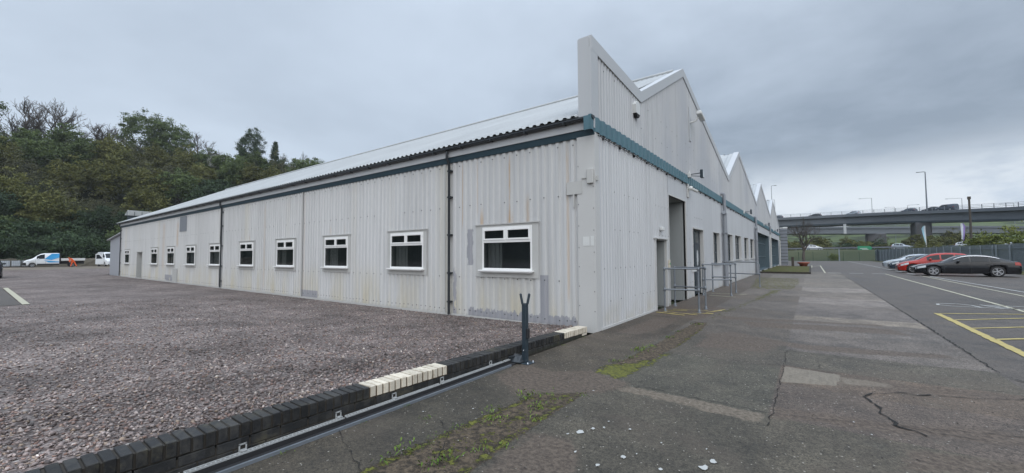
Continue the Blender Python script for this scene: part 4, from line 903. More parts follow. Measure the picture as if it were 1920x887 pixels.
for x, y, wx in ((29.5,261,3.6),(-35,216,3.6),(62,292,4),(100,322,4)): mb = MB(); mb.box(x-wx, x+wx, y-4, y+4, -.1, 11.4, bev=.3); rootpart(mb, 'pier', m_concl, rv_)
def lamp(x, y, z0, z1, label, arm=2.2, side=-1, r=.14):
    t_ = thing('street_lamp', label, 'street lamp', (x, y, z0), 0, 'tall road lamps'); h = z1-z0
    mb = MB(); mb.tube([(0,0,0),(0,0,h*.5),(0,0,h-.1)], [r, r*.8, r*.6], 6); mb.build('pole', m_galv, t_)
    mb = MB(); mb.tube([(0,0,h-.12),(side*arm*.3,0,h),(side*arm,0,h)], r*.5, 5); mb.build('arm', m_galv, t_); mb = MB(); mb.box(side*arm, side*(arm+.9), -.2, .2, h-.12, h+.08); mb.build('lamp_head', m_pal, t_)
lamp(34.0, 176.1, 15.2, 28.0, 'tallest lamp on the near edge of the viaduct, above the dark van', 1.2, -1, .22)
lamp(28.5, 258.8, 14.9, 29.2, 'thin lamp rising behind the railing, left of the tallest one', 4)
lamp(61.4, 270.7, 14.9, 27.6, 'thin lamp behind the railing, right of the tallest one', 4.5)
lamp(42.4, 306, -.1, 28.1, 'short topped lamp left of the pair just before the tallest lamp', 3.2); lamp(45.6, 290, -.1, 27.3, 'short topped lamp just left of the tallest lamp, its arm to the right', 3.6, 1)
lamp(89.1, 316, 14.9, 27.5, 'small lamp over the railing at the right edge of the photograph', 4)
lamp(-10.2, 230, 14.6, 28.6, 'thin lamp just right of the last white gable', 2.4); lamp(-9.1, 193.5, 16.2, 30.4, 'lamp tip standing above the last white gable', 1, 1)
t_ = thing('utility_pole', 'plain dark pole standing against the viaduct right of the purple flag', 'pole', (27.5, 103.2, 0)); mb = MB(); mb.tube([(0,0,0),(0,0,11.6)], [.2,.15], 8); mb.build('pole', m_wood, t_); mb = MB(); mb.box(-.2, .2, -.2, .2, 11.6, 12.1); mb.build('cap', m_wood, t_)
# dual carriageway on the bank, its guard rails, sign and flags
def road(x, y): return bank(x, y)
mb = MB(); RD = [(-60,137.5,2.55),(-5,141,2.6),(10,142,2.68),(22,138.5,2.7),(34,128,2.7),(48,108,2.7),(60,85,2.7)]
strip(mb, RD, 0, 8, -.3, .04); tag(mb.build('road', m_asph), kind='structure')
gr_ = thing('guard_rail', 'pale guard rail along the road below the viaduct', 'guard rail', (0, 141, 2.6)); mb = MB(); strip(mb, RD, -.6, -.5, .38, .66); rootpart(mb, 'beam', m_galv, gr_)
s = 0
mb = MB()
while s < 150:
    p, d = along(RD, s); n_ = Vector((-d.y, d.x, 0)); c_ = p-n_*.45; mb.box(c_.x-.06, c_.x+.06, c_.y-.06, c_.y+.06, p.z-.2, p.z+.5); s += 3
tag(rootpart(mb, 'rail_posts', m_galv, gr_), kind='stuff')
gr2 = thing('guard_rail', 'thin farther guard rail running past the green road sign', 'guard rail', (0, 150, 2.6)); mb = MB(); strip(mb, RD, 8.4, 8.5, .75, .95); rootpart(mb, 'beam', m_concl, gr2)
for i in range(8):
    p, d = along(RD, 50+i*10); n_ = Vector((-d.y, d.x, 0))*8.45; mb = MB(); mb.box(p.x+n_.x-.07, p.x+n_.x+.07, p.y+n_.y-.07, p.y+n_.y+.07, p.z-.2, p.z+.75); rootpart(mb, 'rail_post', m_concl, gr2)
t_ = thing('road_sign', 'green road sign on two grey posts beside the road under the viaduct', 'road sign', (14.2, 124.5, 1.2)); m_sign = plain('sign_green', (.02,.24,.12), .45, 0, .1, 3)
mb = MB(); mb.prism([(-1.3,0,1.1),(1.0,0,1.1),(1.35,0,1.55),(1.35,0,1.95),(1.0,0,2.25),(-1.3,0,2.25)], (0,.05,0)); sp = mb.build('panel', m_sign, t_)
mb = MB(); mb.box(-.9, .5, -.01, -.004, 1.62, 1.74); mb.box(-.5, .7, -.01, -.004, 1.36, 1.46); mb.build('legend_line', m_white, sp)
for x in (-.7, .8): mb = MB(); mb.tube([(x,.08,-.6),(x,.08,2.2)], .07, 6); mb.build('post', m_galv, t_)
def flag(x, y, z1, cols, label):
    t_ = thing('feather_flag', label, 'flag', (x, y, 0), 0, 'feather flags behind the palisade fence'); mb = MB(); mb.tube([(0,0,0),(0,0,z1*.7),(-.06,0,z1)], [.05,.04,.02], 6); mb.build('pole', m_white, t_)
    mb = MB(); n = 12; fr = []; 
    for k in range(n+1):
        u = k/n; z = z1-.05-u*3.3; wd = .48*(1-u)**.8*min(1, .35+u*5)+.05; fr.append((wd, z, .12*math.sin(u*7)))
    for (w0, za, d0), (w1, zb, d1) in zip(fr, fr[1:]):
        s = cols[2]; mb.add([(0,0,za),(s*w0*.5,d0*.5,za),(s*w0,d0,za),(s*w1,d1,zb),(s*w1*.5,d1*.5,zb),(0,0,zb)], [(0,1,4,5)], 0); mb.add([(s*w0*.5,d0*.5,za),(s*w0,d0,za),(s*w1,d1,zb),(s*w1*.5,d1*.5,zb)], [(0,1,2,3)], 1)
    mb.build('banner', [cols[0], cols[1]], t_)
m_fb = plain('pale_blue_fabric', (.30,.50,.60), .8); m_fw = plain('off_white_fabric', (.55,.60,.66), .8); m_fp = plain('purple_fabric', (.24,.18,.42), .8)
flag(19.6, 91.2, 6.4, (m_fw, m_fb, -1), 'white and pale blue feather flag in front of the viaduct pier'); flag(22.2, 83.2, 6.2, (m_fw, m_fp, 1), 'white and purple feather flag beside the dark pole')
# ------------------------------------------------------------------ vehicles
m_car = {k: NT('paint_'+k).done(c, .3, mt, .3) for k, c, mt in
         (('black', (.005,.006,.009), .0), ('red', (.36,.018,.012), .0), ('slate', (.045,.06,.085), .2), ('silver', (.42,.46,.50), .3), ('white', (.66,.68,.70), .0), ('dark', (.02,.024,.03), .0))}
for m_ in m_car.values(): m_.node_tree.nodes['Principled BSDF'].inputs['Coat Weight'].default_value = .35; m_.node_tree.nodes['Principled BSDF'].inputs['Coat Roughness'].default_value = .03; m_.node_tree.nodes['Principled BSDF'].inputs['Roughness'].default_value = .22
m_tail = plain('tail_lamp_red', (.30,.02,.015), .25); m_trimb = plain('black_trim', (.02,.02,.022), .5, 0, .1, 5); m_rim = plain('alloy_rim', (.42,.43,.45), .35, .5, .1, 4)
def car(name, label, cat, paint, loc, rz, P, group=None, detail=2):
    """P: L, W, zs (waist), zr (roof), wb (half width), wr (roof half width), fa/ra axle stations, wheel radius R, side windows, screens"""
    t_ = thing(name, label, cat, loc, rz, group)
    Lc, R0 = P['L'], P['R']; step = .07 if detail == 2 else .16
    xs = sorted(set([round(i*step, 3) for i in range(int(Lc/step)+1)]+[Lc]+[round(a+b, 3) for a in (P['fa'], P['ra']) for b in (-R0-.06, -R0*.9, R0*.9, R0+.06)])); xs = [x for x in xs if 0 <= x <= Lc]
    zb0 = P.get('zb', .2); half = P['W']/2
    def sec(x):
        zs, zr, wb, wr = (interp(x, P[k]) for k in ('zs', 'zr', 'wb', 'wr')); wb *= half; wr *= half
        zb = zb0+(.10 if x < .05 or x > Lc-.05 else 0)
        for a in (P['fa'], P['ra']):
            q = (R0+.055)**2-(x-a)**2
            if q > 0: zb = max(zb, R0+math.sqrt(q))
        cab = max(0, min(1, (zr-zs-.03)/.25)); mid = max(zb+.03, .33+.1*(zb0/.2)); hi = max(mid+.02, zs-.16); belt = max(hi+.01, zs)
        zr = max(zr, belt+.015)
        return [(0, zb0), (wb*.80, zb0), (wb*.80, zb-.0), (wb*.965, zb), (wb*1.0, mid), (wb*1.0, hi), (wb*.955, belt), (wr*1.0+0*cab, zr-.075*cab-.008), (wr*.86, zr-.022*cab), (wr*.45, zr-.004), (0, zr)]
    def pt(x, s): return lambda k: None
    mb = MB(); rows = []
    for x in xs:
        c = sec(x); rows.append([(Lc/2-x, y, z) for y, z in c]+[(Lc/2-x, -y, z) for y, z in c[-2:0:-1]])
    n = len(rows[0]); vs = [p for r_ in rows for p in r_]; nn = 11
    for mi, sel in ((1, lambda j: j in (0, 1, 2) or j >= n-3), (0, lambda j: not (j in (0, 1, 2) or j >= n-3))):
        fs = [(i*n+j, i*n+(j+1) % n, (i+1)*n+(j+1) % n, (i+1)*n+j) for i in range(len(rows)-1) for j in range(n) if sel(j)]
        used = sorted({k for f_ in fs for k in f_}); mp = {k: q for q, k in enumerate(used)}
        mb.add([vs[k] for k in used], [tuple(mp[k] for k in f_) for f_ in fs], mi, mi == 0)
    for r_ in (rows[0][::-1], rows[-1]): mb.face(r_, 0)
    if detail == 2:                                                # door gaps and sill trim
        for x in P.get('gaps', ()):
            for s in (-1, 1):
                c = sec(x); pl = [c[3], c[4], c[5], c[6]]
                for (ya, za), (yb, zb_) in zip(pl, pl[1:]): mb.face([(Lc/2-x-.006, s*(ya+.003), za), (Lc/2-x+.006, s*(ya+.003), za), (Lc/2-x+.006, s*(yb+.003), zb_), (Lc/2-x-.006, s*(yb+.003), zb_)], 1)
    mb.build('body', [paint, m_trimb], t_)
    def side_patch(xa, xb, ka, kb, ta, tb, off, mat, nm, m=8, sides=(-1, 1), par=None):
        for s in sides:
            g = MB(); A = []
            for i in range(m+1):
                x = xa+(xb-xa)*i/m; c = sec(x); (ya, za), (yb, zb_) = c[ka], c[kb]
                nx = math.hypot(yb-ya, zb_-za) or 1; ny, nz = (zb_-za)/nx, -(yb-ya)/nx
                for tt in (ta, tb): A.append((Lc/2-x, s*(ya+(yb-ya)*tt+ny*off), za+(zb_-za)*tt+nz*off))
            g.add(A, [(2*i, 2*i+2, 2*i+3, 2*i+1) for i in range(m)], 0, True); g.build(nm, mat, par or t_)
    for xa, xb in P['sw']: side_patch(xa, xb, 6, 7, .10, .90, .010, m_cglass, 'side_window')
    if detail == 2 and P.get('chrome'): side_patch(P['sw'][0][0], P['sw'][-1][1], 6, 7, .96, 1.04, .012, m_chrome, 'window_strip', 12)
    def top_patch(xa, xb, nm, mat):
        g = MB(); m = 6; A = []
        for i in range(m+1):
            x = xa+(xb-xa)*i/m; c = sec(x); pts = [c[7], c[8], c[9], c[10]]; sl = (interp(x+.05, P['zr'])-interp(x-.05, P['zr']))/.1; ln = math.hypot(1, sl)
            for y, z in [(-a*.95, b) for a, b in pts]+[(a*.95, b) for a, b in pts[-2::-1]]: A.append((Lc/2-x+sl/ln*.012, y, z+.012/ln+.004))
        k = 7; g.add(A, [(i*k+j, i*k+j+1, (i+1)*k+j+1, (i+1)*k+j) for i in range(m) for j in range(k-1)], 0, True); g.build(nm, mat, t_)
    top_patch(*P['ws'], 'windscreen', m_cglass)
    if P.get('rw'): top_patch(*P['rw'], 'rear_window', m_cglass)
    side_patch(.06, P.get('hl', .5), 5, 6, -.10, .75, .008, m_lens, 'headlight', 5)
    side_patch(Lc-.30, Lc-.03, 5, 6, -.3, .9, .008, m_tail, 'tail_light', 4)
    # grille, number plate space, lower intake
    if detail == 2:
        g = MB(); g.box(Lc/2-.02, Lc/2+.012, -.36, .36, zb0+.16, zb0+.38, bev=.01); g.build('grille', m_trimb, t_)
        g = MB(); g.box(Lc/2-.05, Lc/2+.006, -.6, .6, zb0+.11, zb0+.15); g.build('front_lip', m_trimb, t_)
        for s in (-1, 1):
            xm = P['sw'][0][0]+.18; c = sec(xm); g = MB(); vs_ = []
            bm = bmesh.new(); bmesh.ops.create_icosphere(bm, subdivisions=2, radius=1); vs_ = [(Lc/2-xm+v.co.x*.09, s*(c[6][0]+.13)+v.co.y*.12, c[6][1]+.09+v.co.z*.075) for v in bm.verts]; fs_ = [[v.index for v in f_.verts] for f_ in bm.faces]; bm.free()
            g.add(vs_, fs_, 0, True); g.box(Lc/2-xm-.02, Lc/2-xm+.03, s*(c[6][0]-.02), s*(c[6][0]+.08), c[6][1]+.02, c[6][1]+.05); g.build('wing_mirror', [paint], t_)
            for xh in P.get('handles', ()):
                c = sec(xh); g = MB(); g.box(Lc/2-xh-.09, Lc/2-xh+.09, s*(c[5][0]-.005), s*(c[5][0]+.028), c[5][1]+.0, c[5][1]+.028, bev=.006); g.build('door_handle', [paint], t_)
    for xa in (P['fa'], P['ra']):
        for s in (-1, 1):
            w_ = MB(); wd = .22 if P['W'] < 1.95 else .24; yo = half-.025 if s > 0 else -(half-.025); yi = yo-s*wd
            R_r = R0*.70; w_.lathe([(R_r, yo-s*.01), (R0*.93, yo), (R0, yo-s*.03), (R0, yi+s*.03), (R0*.93, yi), (R_r*.9, yi)], (Lc/2-xa, 0, R0), 'Y', 24 if detail == 2 else 12)
            wh_ = w_.build('wheel', m_rubber, t_)
            g = MB(); g.lathe([(R_r, yo-s*.008), (R_r*.93, yo-s*.004), (R_r*.90, yo-s*.05)], (Lc/2-xa, 0, R0), 'Y', 24 if detail == 2 else 12)
            g.lathe([(R_r*.20, yo-s*.015), (R_r*.16, yo-s*.008), (0, yo-s*.008)], (Lc/2-xa, 0, R0), 'Y', 10)
            if detail == 2:
                for k in range(5):
                    for dk in (-.16, .16):
                        a = 2*math.pi*k/5+.3; T = Matrix.Translation((Lc/2-xa, yo-s*.022, R0)) @ Matrix.Rotation(a, 4, 'Y') @ Matrix.Rotation(dk, 4, 'Y'); g.box(-.016, .016, -.012, .012, R_r*.15, R_r*.93, T=T)
            else: g.lathe([(R_r*.9, yo-s*.02), (0, yo-s*.03)], (Lc/2-xa, 0, R0), 'Y', 10)
            g.build('rim', P.get('rimm', m_rim), wh_)
            g = MB(); g.lathe([(R_r*.95, yo-s*.07), (0, yo-s*.07)], (Lc/2-xa, 0, R0), 'Y', 12); g.build('brake_disc', m_trimb, wh_)
    return t_
SED = dict(L=4.88, W=1.87, R=.345, fa=.92, ra=3.84, zs=[(0,.56),(.12,.66),(.5,.76),(1.2,.86),(1.6,.90),(2.6,.93),(3.8,.96),(4.4,.98),(4.78,.97),(4.86,.88),(4.93,.66)],
    zr=[(0,.57),(.12,.68),(.5,.80),(1.0,.89),(1.45,.94),(1.7,1.08),(2.0,1.27),(2.3,1.40),(2.6,1.45),(3.0,1.46),(3.4,1.43),(3.8,1.34),(4.15,1.19),(4.45,1.05),(4.60,1.02),(4.80,1.0),(4.86,.9),(4.93,.67)],
    wb=[(0,.60),(.1,.78),(.35,.92),(.8,.98),(2.4,1.0),(4.0,.99),(4.6,.93),(4.85,.86),(4.93,.72)], wr=[(0,.5),(.1,.66),(.5,.76),(1.4,.80),(1.8,.80),(2.3,.745),(3.2,.735),(3.9,.72),(4.4,.76),(4.93,.62)],
    sw=[(1.90,2.62),(2.70,3.50),(3.55,3.98)], ws=(1.50,2.22), rw=(3.78,4.42), hl=.55, gaps=(1.45,2.66,3.62), handles=(2.48,3.40), chrome=True)
HAT = dict(L=4.35, W=1.84, R=.34, fa=.86, ra=3.50, zs=[(0,.58),(.1,.70),(.5,.84),(1.0,.94),(1.5,.98),(2.6,1.02),(3.8,1.10),(4.2,1.08),(4.35,.8)],
    zr=[(0,.6),(.1,.73),(.5,.89),(.9,.98),(1.15,1.04),(1.5,1.26),(1.9,1.48),(2.3,1.56),(2.8,1.60),(3.3,1.58),(3.7,1.53),(3.95,1.44),(4.15,1.22),(4.28,1.10),(4.35,.85)],
    wb=[(0,.62),(.1,.80),(.35,.93),(.8,.98),(2.4,1.0),(3.8,.98),(4.2,.92),(4.35,.82)], wr=[(0,.52),(.1,.68),(.5,.78),(1.1,.82),(1.5,.80),(2.0,.75),(3.2,.74),(3.9,.74),(4.35,.76)],
    sw=[(1.66,2.38),(2.46,3.15),(3.22,3.62)], ws=(1.2,1.88), rw=(3.92,4.2), hl=.62, gaps=(1.25,2.42,3.25), handles=(2.22,3.08))
def scale_car(P, h, L=None):
    Q = dict(P); Q['zr'] = [(x, .6+(z-.6)*h if z > .6 else z) for x, z in P['zr']]; return Q
SPECS = 'cars parked in a row at the palisade fence'
car('parked_car', 'black saloon car with silver alloy wheels, nearest in the parked row', 'car', m_car['black'], (11.80,32.95,0), math.pi, SED, SPECS)
car('parked_car', 'bright red hatchback parked just behind the black saloon', 'car', m_car['red'], (11.35,38.2,0), math.pi, HAT, SPECS)
car('parked_car', 'dark slate blue hatchback parked between the red and the pale car', 'car', m_car['slate'], (11.45,43.4,0), math.pi, scale_car(HAT, .88), SPECS)
car('parked_car', 'pale silver white hatchback, farthest in the parked row', 'car', m_car['silver'], (11.8,50.4,0), math.pi, scale_car(HAT, .90), SPECS)
SUV = dict(HAT); SUV = dict(SUV, L=4.35, zr=[(x, z*1.04) for x, z in HAT['zr']])
o = car('parked_car', 'dark car cut off at the left edge beside the gravel yard', 'car', m_car['dark'], (-48.1,-6.88,.0), math.pi, SUV)
for ch in o.children:
    if ch.name.startswith('tail_light'): ch.data.materials[0] = m_trimb
# small traffic, on the viaduct and on the road below
def deck_car(s, lane, paint, P, label, dirn=1):
    p, d = along(DK, s); n_ = Vector((-d.y, d.x, 0)); q = p+n_*lane; car('road_car', label, 'car', m_car[paint], (q.x, q.y, p.z-.25+.02), math.atan2(d.y, d.x)+(0 if dirn > 0 else math.pi), P, 'cars driving over the viaduct', 1)
deck_car(91.5, 4.5, 'silver', HAT, 'white car on the viaduct, in the middle of the left half', -1)
deck_car(81.5, 4.5, 'dark', scale_car(HAT, .9), 'low dark car on the viaduct left of the white one', -1)
deck_car(69.5, 4.5, 'slate', HAT, 'grey car on the viaduct nearest the last gable', -1)
deck_car(106.5, 6.0, 'slate', HAT, 'blue grey car on the viaduct between the white one and the tallest lamp', -1)
deck_car(114.6, 2.2, 'dark', SED, 'dark car just left of the tallest lamp on the viaduct', -1)
VAN = dict(L=5.0, W=2.0, R=.34, fa=.95, ra=3.95, zs=[(0,.75),(.1,.95),(.5,1.08),(1.0,1.15),(4.9,1.2),(5.0,1.1)], zr=[(0,.78),(.1,.98),(.5,1.15),(.9,1.25),(1.3,1.6),(1.75,1.92),(2.2,1.97),(4.8,1.95),(5.0,1.7)],
    wb=[(0,.75),(.15,.9),(.6,1.0),(4.8,1.0),(5.0,.95)], wr=[(0,.6),(.5,.8),(.9,.86),(1.5,.84),(2.2,.84),(4.8,.86),(5.0,.84)], sw=[(1.3,2.1),(2.3,3.3)], ws=(.98,1.72), hl=.5)
deck_car(118.3, 1.9, 'slate', VAN, 'grey blue van beside the tallest lamp on the viaduct', -1)
def road_car(x, y, paint, P, label, rz=0): car('road_car', label, 'car', m_car[paint], (x, y, 2.70), rz, P, 'cars on the road below the viaduct', 1)
road_car(4.2, 143.5, 'white', HAT, 'white car behind the guard rail right of the bare tree', .05)
road_car(23.4, 143.0, 'silver', HAT, 'silver car on the road just right of the viaduct pier base', -.5)
road_car(33.6, 134.4, 'white', HAT, 'white car on the road between the two feather flags and the bushes', -.9); road_car(36.5, 128.5, 'white', HAT, 'white car behind the dark pole among the bushes', -1.1)
car('road_van', 'white van roof showing above the fence at the right edge', 'van', m_car['white'], (34.2, 103.0, 2.1), -1.2, VAN, None, 1)
# tipper truck, parked van, water tanks and rubble wall at the far side of the yard
TX = -101.2
CAB = dict(L=3.95, W=2.0, R=.36, fa=.98, ra=4.9, zb=.36, zs=[(0,.85),(.1,1.02),(.4,1.16),(.9,1.28),(1.1,1.32),(3.9,1.34),(3.95,1.30)], zr=[(0,.88),(.1,1.06),(.4,1.24),(.85,1.40),(1.1,1.62),(1.5,2.02),(1.85,2.26),(2.3,2.36),(3.7,2.40),(3.95,2.36)],
    wb=[(0,.78),(.15,.92),(.5,1.0),(3.95,1.0)], wr=[(0,.62),(.4,.8),(.85,.88),(1.5,.86),(2.2,.84),(3.95,.88)], sw=[(1.42,2.3)], ws=(.95,1.80), hl=.6, gaps=(1.3,2.4), rimm=m_rim)
tk = car('tipper_truck', 'white crew cab tipper truck with blue angled graphic by the rubble wall', 'truck', m_car['white'], (TX, -.2, -.05), -math.pi/2, dict(CAB, ra=9.0))
# the far axle of the cab builder sits beyond its body: bring the rear wheels under the tipping bed
for ch in list(tk.children):
    if ch.name.startswith('wheel') and min(v.co.x for v in ch.data.vertices) < -4: ch.location.x += 3.55
    if ch.name.startswith('tail_light'): bpy.data.objects.remove(ch)
mb = MB(); mb.box(-5.0, -2.1, -.98, .98, .98, 1.08); mb.box(-2.15, -2.05, -.98, .98, 1.08, 2.30); mb.box(-5.0, -1.9, -.35, .35, .5, .95); mb.build('bed_frame', m_trimb, tk)
for s in (-1, 1): mb = MB(); mb.box(-5.0, -2.2, s*.96, s*1.0, 1.08, 1.50); mb.build('drop_side', m_white, tk)
mb = MB(); mb.box(-5.04, -5.0, -.98, .98, 1.08, 1.5); mb.build('tailboard', m_white, tk)
mb = MB()
for s in (-1, 1):
    y = s*1.012; zt = lambda z: y*(1-.14*max(0, (z-1.34))/1.0)
    mb.face([(-.30,zt(1.38),1.38),(-1.1,zt(1.25),1.2),(-1.97,zt(1.25),1.65),(-1.97,zt(2.28),2.28),(-1.1,zt(2.28),2.28)]); mb.face([(-.25,y*1.0,1.15),(-1.97,y,.95),(-1.97,y,.80),(-.8,y,.80)])
mb.build('blue_graphic', m_blue, tk)
mb = MB(); mb.box(1.62, 2.02, -.97, .97, .34, .80, bev=.05); mb.box(1.93, 2.0, -.5, .5, .80, 1.02); mb.build('bumper', m_trimb, tk)
for s in (-1, 1): mb = MB(); mb.box(-1.97, .5, s*1.0, s*1.03, .34, .60); mb.build('side_sill', m_trimb, tk)
mb = MB(); mb.box(.2, .6, -.5, .5, 2.36, 2.46); mb.build('beacon_bar', m_rubber, tk)
VN = dict(VAN, L=5.6, W=2.05, R=.36, ra=4.5, zb=.3, zs=[(0,.85),(.1,1.02),(.4,1.16),(.9,1.28),(5.5,1.34),(5.6,1.3)], zr=[(0,.88),(.1,1.06),(.4,1.24),(.85,1.40),(1.1,1.62),(1.5,2.02),(1.9,2.4),(2.3,2.55),(5.4,2.6),(5.6,2.5)], sw=[(1.4,2.2)], ws=(.95,1.8), gaps=(1.3,2.3))
pv = car('parked_van', 'white high roof van facing the camera with one front door swung open', 'van', m_car['white'], (-99.6, 7.75, -.05), .10, VN)
dr = MB(); T = Matrix.Translation((1.45,-1.02,0)) @ Matrix.Rotation(R_(66), 4, 'Z')
dr.prism([T @ Vector(p) for p in ((0,0,.42),(-1.05,0,.42),(-1.05,0,2.25),(-.55,0,2.25),(0,0,1.5))], T.to_3x3() @ Vector((0,.06,0))); o = dr.build('front_door', m_car['white'], pv)
g = MB(); g.prism([T @ Vector(p) for p in ((-.15,-.012,1.40),(-.95,-.012,1.36),(-.95,-.012,2.10),(-.6,-.012,2.1))], T.to_3x3() @ Vector((0,.084,0))); g.build('door_glass', m_cglass, o)
for i in range(3):
    t_ = thing('water_tank', 'white caged water tank in the short row beside the truck bonnet', 'water tank', (-104.6, -3.85+i*1.12, -.05), 0, 'caged water tanks')
    mb = MB(); mb.box(-.5, .5, -.48, .48, .16, 1.12, bev=.06); mb.build('tank', plain('milky_plastic', (.52,.56,.60), .5, 0, .1, 3) if i == 0 else bpy.data.materials['milky_plastic'], t_)
    mb = MB()
    for z in (.3, .6, .9, 1.1): mb.box(-.52, .52, -.52, -.50, z, z+.025); mb.box(-.52, .52, .50, .52, z, z+.025); mb.box(.51, .53, -.52, .52, z, z+.025)
    for k in range(6): mb.box(.512, .528, -.5+k*.2, -.48+k*.2, .14, 1.15)
    mb.build('cage', m_galv, t_); mb = MB(); mb.box(-.52, .52, -.52, .52, 0, .12); mb.build('pallet', m_wood, t_)
wl = thing('rubble_wall', 'low rough stone wall at the foot of the wooded bank behind the truck', 'wall', (-106.3, 0, 0))
mb = MB(); r = random.Random(2)
ny = 150; V = []; F = []
for i in range(ny+1):
    y = -40+i*.6
    for z in (0, .4, .8, 1.15, 1.42): V.append((-106.0+r.uniform(-.07, .07)+(0 if z < 1.4 else -.12), y, z+(r.uniform(-.08, .08) if z > 1 else 0)-.06))
    V.append((-106.7, y, 1.4+r.uniform(-.1, .1)))
for i in range(ny):
    for k in range(5): a = i*6+k; F.append((a, a+6, a+7, a+1))
mb.add(V, F); rootpart(mb, 'stonework', m_stone, wl)
# person in orange workwear bending over beside the truck bed
pr = thing('person', 'person in orange workwear bending forward beside the truck bed', 'person', (-99.6, 3.35, -.055))
def skin_body(name, verts, edges, rad, mat, parent, sub=2):
    me = bpy.data.meshes.new(name); me.from_pydata(verts, edges, []); o = bpy.data.objects.new(name, me); COL.objects.link(o)
    md_ = o.modifiers.new('skin', 'SKIN'); 
    for i, r_ in enumerate(rad): me.skin_vertices[0].data[i].radius = (r_, r_)
    me.skin_vertices[0].data[0].use_root = True
    o.modifiers.new('sub', 'SUBSURF').levels = sub; o.modifiers['sub'].render_levels = sub
    dg = bpy.context.evaluated_depsgraph_get(); m2 = bpy.data.meshes.new_from_object(o.evaluated_get(dg)); bpy.data.objects.remove(o)
    m2.materials.clear(); m2.materials.append(mat); m2.polygons.foreach_set('use_smooth', [True]*len(m2.polygons))
    o = bpy.data.objects.new(name, m2); COL.objects.link(o); o.parent = parent; return o
bv = [(0,0,.95),(0,-.10,1.15),(.05,-.22,1.32),(.10,-.34,1.42),(.14,-.44,1.46),          # pelvis, spine bent forward, neck
      (0,.12,.88),(-.02,.26,.50),(.0,.42,.10),(.14,.40,.04),                         # left leg
      (0,-.12,.88),(.06,-.20,.50),(.0,-.30,.10),(.14,-.32,.04),                       # right leg
      (.05,-.12,1.36),(.16,-.22,1.10),(.24,-.34,.88), (.12,-.46,1.30),(.22,-.50,1.05),(.30,-.44,.84)]
be = [(0,1),(1,2),(2,3),(3,4),(0,5),(5,6),(6,7),(7,8),(0,9),(9,10),(10,11),(11,12),(3,13),(13,14),(14,15),(3,16),(16,17),(17,18)]
skin_body('body', bv, be, [.16,.16,.17,.13,.06,.11,.085,.06,.05,.11,.085,.06,.05,.07,.055,.04,.07,.055,.04], m_orange, pr)
mb = MB(); bm = bmesh.new(); bmesh.ops.create_icosphere(bm, subdivisions=2, radius=1); mb.add([(.20+v.co.x*.10, -.54+v.co.y*.085, 1.47+v.co.z*.12) for v in bm.verts], [[v.index for v in f_.verts] for f_ in bm.faces], 0, True); mb.build('head', m_skin, pr)
mb = MB(); mb.add([(.185+v.co.x*.115, -.535+v.co.y*.10, 1.50+max(v.co.z, -.2)*.12) for v in bm.verts], [[v.index for v in f_.verts] for f_ in bm.faces], 0, True); mb.build('hood', m_orange, pr)
for c_ in ((.25,-.35,.84),(.31,-.43,.80)): mb = MB(); mb.add([(c_[0]+v.co.x*.04, c_[1]+v.co.y*.035, c_[2]+v.co.z*.07) for v in bm.verts], [[v.index for v in f_.verts] for f_ in bm.faces], 0, True); mb.build('hand', m_skin, pr)
for c_ in ((.05,.41,.05),(.05,-.31,.05)): mb = MB(); mb.add([(c_[0]+.04+v.co.x*.15, c_[1]+v.co.y*.06, max(.0, c_[2]+v.co.z*.07)) for v in bm.verts], [[v.index for v in f_.verts] for f_ in bm.faces], 0, True); mb.build('boot', m_rubber, pr)
bm.free()
# ------------------------------------------------------------------ trees and bushes
def crown_mesh(name, seed, rx, rz, zc, nclump, nleaf, size, mat, hollow=.55, shape='round', flat=.6):
    g = np.random.default_rng(seed)
    u = g.normal(0, 1, (nclump, 3)); u /= np.linalg.norm(u, axis=1)[:, None]; rad = g.uniform(hollow, 1, nclump)**.7
    wob = 1+.22*np.sin(u[:, 0]*3+seed)+.18*np.sin(u[:, 1]*4+seed*2)
    C = u*(rad*wob)[:, None]
    if shape == 'cone': h = g.uniform(0, 1, nclump)**.9; a = g.uniform(0, 6.28, nclump); q = (1-h)*g.uniform(.55, 1, nclump); C = np.stack([q*np.cos(a), q*np.sin(a), h*2-1], 1)
    C *= np.array([rx, rx, rz]); C[:, 2] += zc
    cr = g.uniform(.10, .24, nclump)*rx
    k = g.integers(0, nclump, nleaf); o = g.normal(0, .6, (nleaf, 3)); o[:, 2] *= flat; P = C[k]+o*cr[k][:, None]
    a = g.normal(0, 1, (nleaf, 3)); a /= np.linalg.norm(a, axis=1)[:, None]; b = np.cross(a, g.normal(0, 1, (nleaf, 3))); b /= np.linalg.norm(b, axis=1)[:, None]
    s = (size*g.uniform(.5, 1.3, nleaf))[:, None]
    V = np.stack([P-a*s, P-b*s*.55, P+a*s, P+b*s*.55], 1).reshape(-1, 3); F = np.arange(nleaf*4).reshape(-1, 4)
    o_ = mesh_np(name, V, F, mat); me = o_.data; bpy.data.objects.remove(o_); return me
